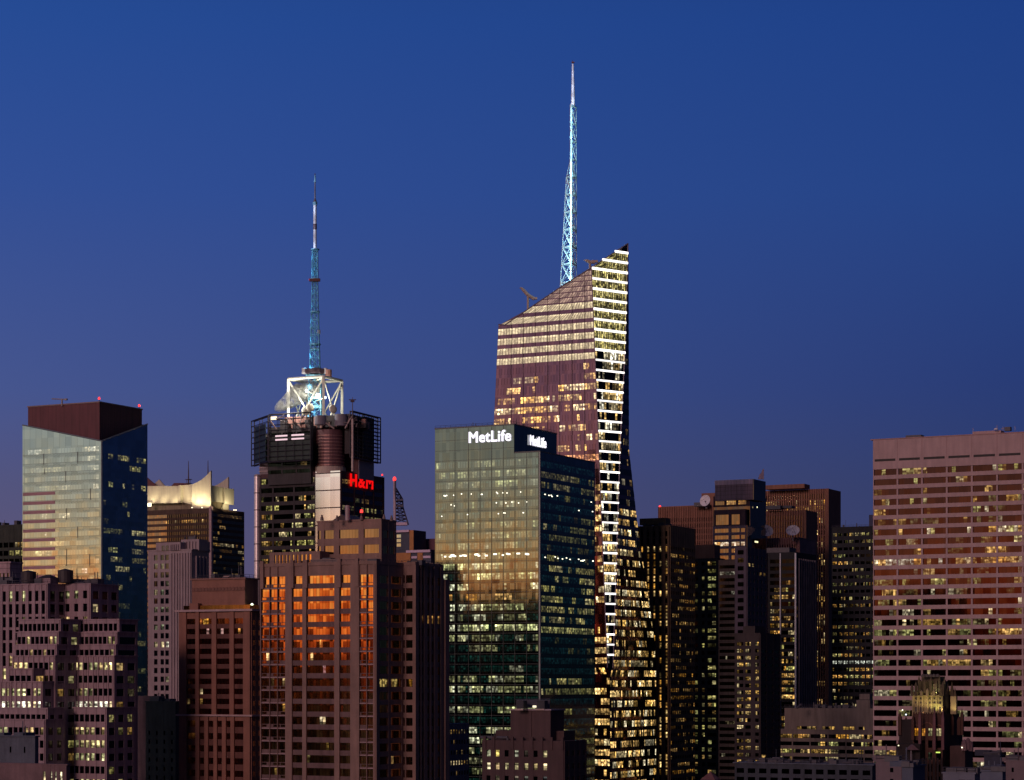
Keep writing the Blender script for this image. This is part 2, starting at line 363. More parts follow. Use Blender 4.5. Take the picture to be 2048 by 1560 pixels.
def roof_life(M, seed, tank=False, rail=True, n=8, h=2.6, mat=None):
    """railings, ducts, vents and a lamp or two on a roof"""
    rg = random.Random(seed); T = M.T; dk = mat or plain('roof_plant_metal', (.10, .09, .11), .6)
    q = MB(); r = MB()
    if rail:
        for A, d, W in ((M.L, -U, M.wl), (M.C, V, M.wr)):
            k = max(2, int(W / 2.2))
            for i in range(k + 1): p = A + d * (W * i / k) + Z * (M.zt + .4); r.tube(p, p + Z * 1.0, .05, n=4, cap=False)
            for z in (.75, 1.35): r.tube(A + Z * (M.zt + z), A + d * W + Z * (M.zt + z), .05, n=4, cap=False)
        T.part('railing', dk, r)
    for _ in range(n):
        a, b = rg.uniform(.06, .9), rg.uniform(.05, .5); p = M.top(a, b); t = rg.random()
        if t < .35: q.cbox(p, rg.uniform(1, 3.4), rg.uniform(1, 2.4), rg.uniform(.6, h))
        elif t < .6: q.tube(p, p + Z * rg.uniform(.8, h), rg.uniform(.2, .5), n=10)
        elif t < .8: q.tube(p, p + Z * rg.uniform(2, h * 2.0), .08, n=5)
        else: L_ = rg.uniform(3, 7); q.tube(p + Z * .6, p + U * L_ * .6 + Z * .6, .35, n=8); q.tube(p + Z * .6, p + Z * 0, .35, n=8)
    T.part('rooftop_equipment', dk, q)
def lamp(kind, loc, power, col, size=.3, parent=None, tgt=None, spot=90, blend=.6):
    d = bpy.data.lights.new('lamp_light', kind); d.energy = power; d.color = col
    if kind == 'SPOT': d.spot_size = R(spot); d.spot_blend = blend
    d.shadow_soft_size = size
    o = bpy.data.objects.new('lamp_light', d); sc.collection.objects.link(o); o.location = loc
    if tgt is not None: o.rotation_euler = (Vec(loc) - Vec(tgt)).to_track_quat('Z', 'Y').to_euler()
    if parent is not None: o.parent = parent.root; o.location = Vec(loc) - parent.loc
    return o
# ================================================================== the setting
def slab(name, z, x0, x1, y0, y1, mat):
    m = MB(); m.quad([Vec((x0, y0, z)), Vec((x1, y0, z)), Vec((x1, y1, z)), Vec((x0, y1, z))])
    o = m.build(name, mat); o['kind'] = 'structure'; return o
slab('ground', 0.0, -9000, 9000, -6000, 16000, stone('asphalt_ground', (.045, .045, .05)))
# skyline behind the camera, seen only as the reflection low down in the glass
m = MB(); rg = random.Random(11)
for k in range(90):
    az = math.atan2(GLOWDIR[1], GLOWDIR[0]) + R(rg.uniform(-62, 62)); r = rg.uniform(1500, 2100)
    c = Vec((math.cos(az) * r, math.sin(az) * r, 0)); w = rg.uniform(25, 70)
    m.cbox(c, w, w * rg.uniform(.5, 1.2), 100 + rg.uniform(-10, 38) + (26 if rg.random() < .2 else 0))
# taller neighbours out of frame, and one added blocker, whose outlines show mirrored in the tower glass (given by where their mirror image stands)
def mirrored(xc, D, x0, x1, yt, Dv, depth=30):
    pl = Vec((tx(xc) * D, D, 0))
    def rf(p): return p - NL * (2 * (p - pl).dot(NL))
    a, b = P3(x0, 1500, Dv), P3(x1, 1500, Dv); zt = zz(yt, Dv); a.z = b.z = 0; a, b = rf(a), rf(b)
    e = b - a; n = Vec((-e.y, e.x, 0)).normalized(); c = (a + b) / 2
    if n.dot(pl - c) > 0: n = -n
    m.box(a, e, n * depth, Z * zt)
for x0, x1, yt, Dv in ((938, 1200, 1186, 1560), (916, 940, 1203, 1565), (905, 918, 1262, 1570), (1010, 1190, 1182, 1600)): mirrored(1080, 850, x0, x1, yt, Dv)
for x0, x1, yt, Dv in ((1176, 1250, 925, 1500),): mirrored(1220, 1040, x0, x1, yt, Dv, 20)  # unseen block added to darken the red reflection low on the crystal tower
for x0, x1, yt, Dv in ((1040, 1170, 960, 2000), (1100, 1180, 890, 2010)): pass
for x0, x1, yt, Dv in ((1786, 1815, 1190, 1500), (1796, 1850, 1176, 1510), (1868, 1895, 1168, 1480), (1893, 1936, 1178, 1500), (1770, 1960, 1236, 1520), (1900, 1915, 1160, 1490)): mirrored(2150, 790, x0, x1, yt, Dv)
for x0, x1, yt, Dv in ((505, 632, 955, 1900), (625, 641, 985, 1905), (600, 636, 1040, 1890)): mirrored(681, 1150, x0, x1, yt, Dv, 40)
o = m.build('distant_buildings', stone('far_dark_stone', (.05, .045, .05))); o['kind'] = 'stuff'
o['label'] = 'low dark skyline far behind, with one added block, mirrored in the glass towers'

DK_ROOF = plain('roof_plant_metal', (.10, .09, .11), .6)
def beacon(T, p, r=.45, par=None):
    m = MB(); m.tube(p, p + Z * 1.2, .15); bp = T.part('beacon_post', plain('beacon_post', (.08, .07, .07)), m)
    m = MB(); m.dome(p + Z * 1.2, r, r * 1.5, 10, 4); m.tube(p + Z * .9, p + Z * 1.2, r, r, 10); T.part('beacon_lamp', plain('beacon_red', (.4, .02, .02), .3, emit=(1, .035, .03), es=2.6), m, parent=bp)

# ------------------------------------------------------------------ left: glass tower with the V-cut parapet
def glass_tower():
    D = 900; C = Vec((tx(203) * D, D, 0))
    T = Thing('glass_tower', 'pale green mirrored glass tower with V-shaped parapet under a maroon rooftop block', 'tower', C)
    gl = glass('glass_pale', (.70, .80, .84), pane=(3.0, 3.74), tilt=.006, mull=.05, vlines=(3.0, .22, .22))
    gr = glass('glass_navy', (.70, .80, .84), pane=(3.0, 3.74), tilt=.012, mull=.05)
    wl = along(C, U, 45); wr = along(C, V, 295); L = C + U * wl; Rr = C + V * wr; K = L + V * wr
    zl = zz(850, L.y); zc = zz(882, C.y); zr = zz(848, Rr.y); zk = zl
    w = MB(); w.quad([L.copy(), C.copy(), C + Z * zc, L + Z * zl]); T.part('glass_wall', gl, w)
    w = MB(); w.quad([C.copy(), Rr.copy(), Rr + Z * zr, C + Z * zc]); T.part('glass_wall', gr, w)
    w = MB(); w.quad([Rr.copy(), K.copy(), K + Z * zk, Rr + Z * zr]); w.quad([K.copy(), L.copy(), L + Z * zl, K + Z * zk]); T.part('glass_wall', gr, w)
    w = MB(); zrf = zz(905, D); w.quad([L + Z * zrf, C + Z * zrf, Rr + Z * zrf, K + Z * zrf]); T.part('roof', DK_ROOF, w)
    tr = MB(); mt = plain('parapet_metal', (.35, .40, .40), .4, .5)
    tr.tube(L + Z * zl, C + Z * zc, .3, n=6); tr.tube(C + Z * zc, Rr + Z * zr, .3, n=6); tr.tube(C + (NL + NR) * .15, C + (NL + NR) * .15 + Z * zc, .35, n=6)
    T.part('parapet_rail', mt, tr)
    fh = 18.75 * D / F
    lit = glass('glass_pale_room', (.80, .90, .92), pane=(3.0, 3.74), tilt=.008, mull=.04)
    nf = 37; zf = zz(892, D)
    rows = {0: dict(p=.3, br=(.2, .7)), 2: dict(p=.25), 3: dict(p=.3)}
    gw = lights(3, nf, 26, .17, GRN[3:] + CRM, (.08, .55), .55, rows)
    facade(T, L, -U, NL, wl, zl, zf, fh, fh * .52, nf, [(.03, .97)], 26, gw, lit, mode='band', wname='window_band', dep=0)
    gw = lights(5, nf, 18, .34, GRN, (.05, .34), .6, {1: dict(p=.1), 2: dict(p=.0)})
    facade(T, C, V, NR, wr, zr, zz(905, D), fh, fh * .55, nf, [(.04, .96)], 18, gw, gr, mode='band', wname='window_band', dep=0)
    # plum spandrel bars on the left two fifths, diagonal-weave lower spandrels
    sp = plain('plum_spandrel', (.50, .27, .30), .5); dk = plain('frit_dark', (.10, .10, .10), .5)
    for i in range(4, nf):
        z1 = zf - i * fh - fh * .52 - .35; m = MB(); m.box(L + (-U) * .3 + Z * (z1 - fh * .33), -U * (wl * .41), NL * .10, Z * fh * .34); T.part('spandrel_bar', sp, m)
    m = MB()
    for i in range(nf):
        z1 = zf - i * fh - fh * .52 - .2
        s = wl * .42 if i >= 4 else .5
        while s < wl - 2.5:
            a = L - U * s + NL * .05; m.tube(a + Z * (z1 - .1), a - U * 3.2 + Z * (z1 - 1.35), .05, n=4, cap=False); s += 1.6
        m.box(L - U * .3 + Z * (z1 + .1), -U * (wl - .6), NL * .07, Z * .10)
    for s, a, b in ((.27, 0, 2), (.42, 1, 37), (.55, 2, 4), (.70, 0, 2), (.56, 6, 8), (.86, 4, 6), (.70, 8, 10), (.56, 10, 13), (.85, 11, 13), (.7, 14, 16), (.28, 2, 3)):
        m.box(L - U * (wl * s) + Z * (zf - b * fh + fh * .3), -U * .28, NL * .09, Z * ((b - a) * fh * .62))
    T.part('facade_lines', dk, m)
    # maroon block
    mr = stone('maroon_metal', (.155, .045, .055), .10, joint=(4.0, None), rough=.6)
    ph = Mass(T, D + 4, 805, xc=199, xl=56, xr=284, z0=zrf + .01, mat=mr, name='rooftop_block')
    m = MB(); m.box(ph.C + (NL + NR) * .25 + Z * (ph.zt + .003), U * (ph.wl + .5), V * (ph.wr + .5), Z * .5); T.part('roof_edge', plain('roof_edge', (.30, .2, .2)), m)
    beacon(T, ph.C + Z * (ph.zt + .5) + U * .8 + V * .8); beacon(T, ph.R + Z * (ph.zt + .5) + U * .8 - V * .8)
    T.finish()
    X = Thing('roof_crane', 'small pale window cleaning crane on the maroon block of the left glass tower', 'crane', P3(123, 812, 912) , None)
    m = MB(); b = P3(124, 812, 912); m.tube(b, b + Z * 2.6, .35); c = b + Z * 2.4
    m.tube(c - Vec((4.2, 0, -.5)), c + Vec((1.8, 0, .3)), .22); X.part('mast_and_jib', plain('crane_pale', (.45, .38, .36)), m)
    m = MB(); m.cbox(c + Vec((1.6, 0, -.1)), 1.2, .8, .7); X.part('counterweight', plain('crane_pale', (.45, .38, .36)), m)
glass_tower()

# ------------------------------------------------------------------ far left: dark office block behind the glass tower
def dark_left():
    D = 1000; C = Vec((tx(75) * D, D, 0))
    T = Thing('office_block', 'dark office block half hidden behind the left edge of the pale glass tower', 'building', C)
    mt = stone('black_green_stone', (.05, .055, .045))
    M = Mass(T, D, 1051, xc=75, xl=-60, xr=110, mat=mt); gl = glass('glass_dark_a', (.10, .11, .10))
    M.left(1083, 16.5, .62, 12, 2, dict(seed=8, p=lambda i, x: .85 if (i < 2 and x > .55) else (.3 if x > .55 else .02), pal=GRN + WARM, br=(.15, .6), rows={0: dict(p=lambda i, x: .9 if x > .57 else 0)}), gl, wall=mt, pier=.5, dep=.3)
    M.cap(.8, .3); M.plant(3, 5, DK_ROOF); T.finish()
    C = Vec((tx(21) * 760, 760, 0))
    T = Thing('low_building', 'small pink rendered building with a row of dark windows at the far left', 'building', C)
    mt = stone('pink_render', (.50, .33, .36), joint=(3.5, 1.6))
    M = Mass(T, 760, 1126, xc=21, xl=-90, xr=44, mat=mt)
    M.left(1146, 22, .4, 14, 1, dict(seed=4, p=.03, pal=WARM, br=(.1, .3)), glass('glass_dark_a', (.10, .11, .10)), wall=mt, pier=.9, dep=.3)
    M.cap(.5, .3); M.plant(9, 5, stone('pink_render', (.5, .33, .36)), 1.5); T.finish()
dark_left()

# ------------------------------------------------------------------ lower left: stepped pink office building
def ziggurat():
    D0 = 600; T = Thing('stepped_building', 'pink stone stepped office building with many lit windows at the lower left', 'building', (tx(100) * D0, D0, 0))
    st = stone('pink_stone', (.40, .27, .30), .14, streak=.3, joint=(3.4, None)); dk = stone('pink_stone_shaded', (.13, .10, .12))  # second tone is a shaded copy of the pink stone, unused
    gl = glass('glass_dark_b', (.09, .08, .10), mull=.10)
    row = {0: dict(p=.12), 3: dict(p=.75, br=(.3, .9)), 6: dict(p=.97, br=(.8, 1.3), pal=CRM + [(1, .85, .42)]), 5: dict(p=.5)}
    Y0 = 1247.0; PI = 26.0
    def rows(y0):   # absolute storey numbering, one storey = 26 px
        s = round((y0 - Y0) / PI)
        ab = {-3: .2, 0: .15, 1: .55, 2: .25, 3: .85, 4: .08, 5: .5, 6: .99, 7: .03, 8: .7, 9: .85, 10: .6, 11: .05, 12: .5}
        br = {6: (1.4, 2.2), 3: (.8, 1.9), 5: (.5, 1.5)}
        return {i: dict(p=ab.get(i + s, .3), br=br.get(i + s, (.3, 1.4)), pal=(CRM if i + s == 6 else [(1, .82, .36), (.9, .85, .4), (1, .7, .3)])) for i in range(20)}
    def blk(xl, xc, xr, yt, D, y0, nb, sd, nr=2, k=1, ybot=1600, pier=.34, dep=.45, wf=.56, side=.2, rib=False):
        M = Mass(T, D, yt, xc=xc, xl=xl, xr=xr, mat=st)
        nf = max(1, int((ybot - y0) / PI))
        M.left(y0, PI, wf, nb, k, dict(seed=sd, p=.3, rows=rows(y0), pal=WARM, run=.25), gl, ybot=ybot, wall=st, pier=pier, dep=dep, sdep=dep * .55 if rib else dep + .03)
        M.right(y0 + 1, PI, wf, nr, k, dict(seed=sd + 50, p=side, rows=None, pal=GRN + WARM, br=(.05, .5), run=.2), gl, ybot=ybot, wall=st, pier=1.6, dep=dep * .6)
        M.post(dep * .6, .5); M.cap(.35, .5)
        return M
    # tall rear masses with vertical piers
    A = blk(-60, 95, 165, 1169, 630, 1181, 12, 21, nr=4, pier=1.1, wf=.8, rib=True); A.plant(2, 6, DK_ROOF); roof_life(A, 5, n=10, h=1.8)
    B = blk(128, 181, 236, 1169, 633, 1181, 3, 22, nr=3, pier=1.7, wf=.6)
    B.plant(5, 5, DK_ROOF, 2); roof_life(B, 6, n=6, h=1.6)
    blk(40, 121, 160, 1240, 615, Y0, 9, 23); blk(36, 117, 158, 1265, 613.5, Y0 + PI, 9, 24)
    blk(33, 113, 156, 1291, 612, Y0 + 2 * PI, 9, 25); blk(27, 110, 152, 1313, 610, Y0 + 3 * PI, 8, 26, rib=True)
    blk(20, 66, 96, 1339, 607.5, Y0 + 4 * PI, 4, 28, nr=1, rib=True)
    blk(3, 85, 125, 1365, 606, Y0 + 5 * PI, 8, 29, rib=True); blk(-40, 95, 128, 1418, 603, Y0 + 7 * PI, 13, 30, ybot=1620)
    blk(-44, 91, 126, 1441, 601.5, Y0 + 8 * PI, 13, 31, ybot=1620)
    blk(150, 238, 274, 1240, 618, Y0, 9, 33, nr=1); blk(144, 234, 273, 1266, 616.5, Y0 + PI, 10, 34, nr=1); blk(140, 231, 272, 1291, 615, Y0 + 2 * PI, 9, 35, nr=1)
    blk(138, 228, 272, 1313, 613, Y0 + 3 * PI, 9, 36, nr=2, side=.5, rib=True)
    blk(150, 213, 268, 1417, 609, Y0 + 7 * PI, 6, 37, nr=3, side=.5)
    T.finish()
    # water tanks and roof huts on top
    for i, (x, yb, yt, w) in enumerate(((57, 1169, 1144, 4.6), (131, 1169, 1141, 4.6))):
        b = P3(x, yb, 636); h = (yb - yt) / F * 636
        t = Thing('water_tank', ('round dark water tank on the pink stepped building, left of the roof hut', 'round dark water tank on the pink stepped building, right of the roof hut')[i], 'water tank', b, 'water tanks on the stepped building')
        m = MB(); m.tube(b + Z * .5, b + Z * h, w * .30 * 1.6, n=16); t.part('barrel', plain('tank_dark', (.05, .035, .04)), m)
        m = MB(); m.tube(b + Z * h, b + Z * (h + .5), w * .5, .2, n=16); t.part('lid', plain('tank_dark', (.05, .035, .04)), m)
    b = P3(96, 1170, 634); t = Thing('roof_hut', 'small pink hut with a dark hipped roof between the two water tanks', 'hut', b)
    m = MB(); m.cbox(b, 4.4, 3.5, 1.9); t.part('wall', st, m)
    m = MB(); h = b + Z * 1.9; q = [h - U * s1 * 2.4 - V * s2 * 2 for s1, s2 in ((-1, 1), (1, 1), (1, -1), (-1, -1))]; a = h + Z * 1.0 + U * .9; c = h + Z * 1.0 - U * .9
    m.quad([q[0], q[1], c.copy(), a.copy()]); m.quad([q[2], q[3], a.copy(), c.copy()]); m.quad([q[1], q[2], c.copy()]); m.quad([q[3], q[0], a.copy()]); t.part('roof', plain('tank_dark', (.05, .035, .04)), m)
    # foreground blocks at the very bottom left
    C = Vec((tx(76) * 520, 520, 0)); T = Thing('low_building', 'dark blue-grey windowless roof block in the bottom left corner', 'building', C)
    g = stone('slate_render', (.11, .12, .16)); M = Mass(T, 520, 1474, xc=70, xl=-30, xr=77, mat=g); M.cap(.3, .3)
    M.left(1494, 30, .4, [(.50, .53), (.78, .81)], 1, dict(seed=1, p=0), glass('glass_dark_b', (.09, .08, .10)), nf=1, zbot=zz(1600, 520)); M.plant(4, 3, g, 1.0)
    T.finish()
    C = Vec((tx(134) * 505, 505, 0)); T = Thing('low_building', 'brown low building with four lit slot windows in the bottom left corner', 'building', C)
    g2 = stone('brown_render', (.20, .12, .13)); M = Mass(T, 505, 1531, xc=134, xl=-30, xr=140, mat=g2); M.cap(.3, .3)
    M.left(1544, 30, .9, [(.72, .75), (.81, .83), (.86, .885), (.92, .95)], 1, dict(seed=1, p=1, pal=CRM, br=(.8, 1)), glass('glass_dark_b', (.09, .08, .10)), nf=2, wall=g2, dep=.25); T.finish()
ziggurat()

# ------------------------------------------------------------------ purple-grey slab with vertical piers
def pier_slab():
    D = 800; T = Thing('stone_tower', 'slim lilac stone tower with vertical piers in front of the tower with the sail-shaped crown', 'tower', (tx(385) * D, D, 0))
    st = stone('lilac_stone', (.38, .29, .31), .12, streak=.3); gl = glass('glass_dark_c', (.12, .14, .18), mull=.12)
    M = Mass(T, D, 1100, xc=384, xl=297, xr=418, mat=st)
    M.left(1108, 17.5, .62, [(.14, .22), (.29, .37), (.40, .48)], 1, dict(seed=61, p=.10, pal=[(.85, .9, .55), (1, .85, .5)], br=(.1, .4), run=.2, rows={1: dict(p=.5), 10: dict(p=1, br=(.9, 1.2), pal=CRM), 4: dict(p=.6), 6: dict(p=.5)}), gl, wall=st, pier=.5, dep=.3, ybot=1600)
    # plain half: fluted piers
    m = T.mb('pier', st)
    for s in (.535, .60, .665, .72, .785, .85, .91, .965):
        m.box(M.L - U * (M.wl * s) + Z * 0, -U * .45, NL * .75, Z * (M.zt - 1))
    for s in (.2, .4, .6, .8): m.box(M.C + V * (M.wr * s), V * .5, NR * .5, Z * (M.zt - 2))
    T2 = Mass(T, D + 1.5, 1084, xc=361, xl=312, xr=395, mat=st, z0=M.zt + .01)
    for j in range(5): m.box(T2.L - U * (T2.wl * (.60 + .075 * j)) + Z * M.zt, -U * .35, NL * .5, Z * (T2.zt - M.zt - .8))
    T2.left(1090, 13, .8, [(.24, .29), (.31, .35), (.40, .45), (.47, .51)], 1, dict(seed=1, p=0), gl, nf=1, zbot=M.zt)
    T3 = Mass(T, D + 2.5, 1078, xc=398, xl=362, xr=415, mat=st, z0=M.zt + .01)
    for j in range(5): m.box(T3.L - U * (T3.wl * (.1 + .17 * j)) + Z * M.zt, -U * .5, NL * .5, Z * (T3.zt - M.zt - .8))
    Mass(T, D + 12, 1082, xc=402, xl=380, xr=420, mat=st, z0=M.zt + .01)
    M.cap(.4, .4); roof_life(T3, 9, n=5, h=1.5, rail=False); T.finish()
    D = 700; T = Thing('dark_building', 'low dark green-black building between the pink stepped building and the brown brick one', 'building', (tx(350) * D, D, 0))
    st = stone('dark_green_brick', (.055, .06, .06)); M = Mass(T, D, 1405, xc=352, xl=292, xr=375, mat=st)
    M.left(1462, 18, .45, 4, 1, dict(seed=6, p=.06, pal=[(1, .8, .4)], br=(.2, .6)), glass('glass_dark_b', (.09, .08, .10)), wall=st, pier=2.2, dep=.2)
    M2 = Mass(T, D + 6, 1392, xc=318, xl=276, xr=330, mat=stone('brown_render', (.20, .12, .13)), name='roof_hut'); M.cap(.4, .3); M.plant(6, 4, DK_ROOF, 2)
    Mass(T, D + 9, 1400, xc=300, xl=268, xr=320, mat=st)
    T.finish()
pier_slab()

# ------------------------------------------------------------------ tower with the sail-shaped crown
def crown_tower():
    D = 1400; C = Vec((tx(422) * D, D, 0))
    T = Thing('crown_tower', 'dark brown tower topped by a floodlit crown of pale pointed sails', 'tower', C)
    br = stone('bronze_stone', (.10, .06, .045)); gl = glass('glass_bronze', (.50, .33, .24), mull=.06, tilt=.012)
    M = Mass(T, D, 1016, xc=422, xl=268, xr=488, mat=br)
    rows = {1: dict(p=.5, br=(.4, 1.1))}
    M.left(1026, 11.8, .55, 1, 34, dict(seed=71, p=.10, pal=AMB + WARM, br=(.05, .4), rows=rows, run=.4), gl, mode='band', wname='window_band', wall=br, pier=.3, dep=.25)
    M.right(1026, 11.8, .5, 1, 16, dict(seed=72, p=.16, pal=AMB + WARM, br=(.04, .35), rows={0: dict(p=.4), 5: dict(p=.7, br=(.1, .3))}), gl, mode='band', wname='window_band', wall=br, pier=.3, dep=.25)
    m = T.mb('pier', br)
    for j in range(24): m.box(M.L - U * (M.wl * (.44 + .56 * j / 24)) , -U * .35, NL * .6, Z * (M.zt - 3))
    m = MB(); m.box(M.C + (NL + NR) * .8, U * 1.8, V * 1.8, Z * (M.zt + 1)); T.part('corner_pier', plain('mauve_pier', (.42, .28, .30)), m)
    M.post(.5)
    # crown
    cr = stone('crown_stone', (.62, .55, .44), .06, streak=.2, rough=.9); zt = M.zt
    def sheet(name, pts, ex, mat=cr): q = MB(); q.prism(pts, ex); T.part(name, mat, q)
    def face(px, yb, yt, org, d, dd, ex): pass
    def PL(x, y, back=0.0):   # point on the left facade plane (set back) at image x, y
        o = M.C + V * back; t = along(o, U, x); p = o + U * t; return Vec((p.x, p.y, zz(y, p.y)))
    def PR(x, y, back=0.0):
        o = M.C + U * back; t = along(o, V, x); p = o + V * t; return Vec((p.x, p.y, zz(y, p.y)))
    th = V * 1.2
    sheet('crown_panel', [PL(270, 1007, 2), PL(356, 1006, 2), PL(360, 972, 2), PL(270, 972, 2)], th)
    sheet('crown_panel', [PL(357, 1005, 1.2), PL(361, 1005, 1.2), PL(361, 970, 1.2), PL(357, 971, 1.2)], V * 3)
    sheet('crown_panel', [PL(363, 1004, 4), PL(384, 1010, 4), PL(384, 969, 4), PL(363, 971, 4)], th)
    curve = [(421.5 - 38 * (1 - t), 941 + 28 * (1 - t) ** .85 + 3.0 * math.sin(math.pi * t)) for t in [i / 8 for i in range(9)]]
    sheet('crown_sail', [PL(384, 1016, 1.5), PL(421.5, 1019, 1.5)] + [PL(x, y, 1.5) for x, y in reversed(curve)], th)
    sheet('crown_panel', [PR(424, 1003, 3), PR(450, 1005, 3), PR(450, 976, 3), PR(424, 971, 3)], U * 1.2, cr)
    sheet('crown_panel', [PR(450, 1007, 1), PR(468, 1010, 1), PR(468, 978, 1), PR(450, 976, 1)], U * 1.2)
    sheet('crown_panel', [PR(444, 1022, 4), PR(457, 1024, 4), PR(458, 1008, 4), PR(448, 1008, 4)], U * 1.2)
    K = M.R + U * 2
    curve = [(458.3 - 33 * (1 - t), 954 + 20 * (1 - t) + 2.5 * math.sin(math.pi * t)) for t in [i / 6 for i in range(7)]]
    def PB(x, y, s): o = M.C + V * s; t = along(o, U, x); p = o + U * t; return Vec((p.x, p.y, zz(y, p.y)))
    sheet('crown_sail', [PB(426, 975, M.wr * .8), PB(458.5, 990, M.wr * .8)] + [PB(x, y, M.wr * .8) for x, y in reversed(curve)], -V * 1.0)
    sheet('crown_sail', [PB(300, 975, 28), PB(332, 975, 28), PB(318, 959, 28)], V * 1, cr)
    sheet('crown_sail', [PB(284, 976, 24), PB(318, 976, 24), PB(296, 957, 24), PB(284, 948, 24)], V * 1, stone('maroon_metal', (.155, .045, .055)))
    q = MB(); q.prism([PB(340, 975, 30), PB(392, 975, 30), PB(384, 969, 30), PB(366, 966, 30), PB(348, 966, 30)], V * 6); T.part('inner_roof', stone('maroon_metal', (.155, .045, .055)), q)
    # drum behind the sails
    q = MB(); q.box(M.C + U * 6 + V * 6 + Z * (zt + .01), U * (M.wl - 12), V * (M.wr - 14), Z * (zz(972, D) - zt)); T.part('crown_drum', stone('drum_stone', (.28, .22, .15)), q)
    for x, yb, yt, s in ((377, 972, 922, 18), (416, 960, 921, 22)):
        b = PB(x, yb, s); t = PB(x, yt, s); q = MB(); q.tube(b, t, .55, .18, 6)
        if x < 400: q.cbox(b + Z * 1.5, 3.4, 3.0, .3); q.cbox(b + Z * 4.0, 3.4, 3.0, .3)
        if x < 400:
            for a in (-1.4, 1.4): q.tube(b + U * a + Z * 1.5, b + U * a + Z * 4.2, .12)
        T.part('roof_mast', plain('mast_dark', (.12, .08, .10)), q)
    for x, yy, pw, bk in ((300, 1010, 3500, -3), (322, 1012, 3200, -3), (345, 1012, 3500, -3), (374, 1012, 4500, -2.5), (396, 1015, 6500, -4), (411, 1016, 7500, -4), (388, 1014, 3500, -3)):
        p = PL(x, yy, bk); lamp('SPOT', p, pw, (1, .86, .50), .6, T, PL(x, yy - 36, 2), 110, .9)
    for x, pw in ((431, 900), (452, 4500), (462, 5500)): lamp('SPOT', PR(x, 1020, -4), pw, (1, .86, .50), .6, T, PR(x, 985, 3), 110, .9)
    for k in range(3):
        q = MB(); q.cbox(PL((299, 404, 384)[k], 1013 + (k > 0) * 3, -.6), (2.6, .6, .5)[k], .5, (2.2, .5, .5)[k]); T.part('floodlight', plain('flood_emit', (.4, .4, .3), emit=(1, .9, .6), es=2.5), q)
    for x in (468, 472):
        q = MB(); q.cbox(PR(x, 1021, -.5), .6, .5, .6); T.part('floodlight', plain('flood_emit', (.4, .4, .3), emit=(1, .9, .6), es=2.5), q)
    T.finish()
crown_tower()
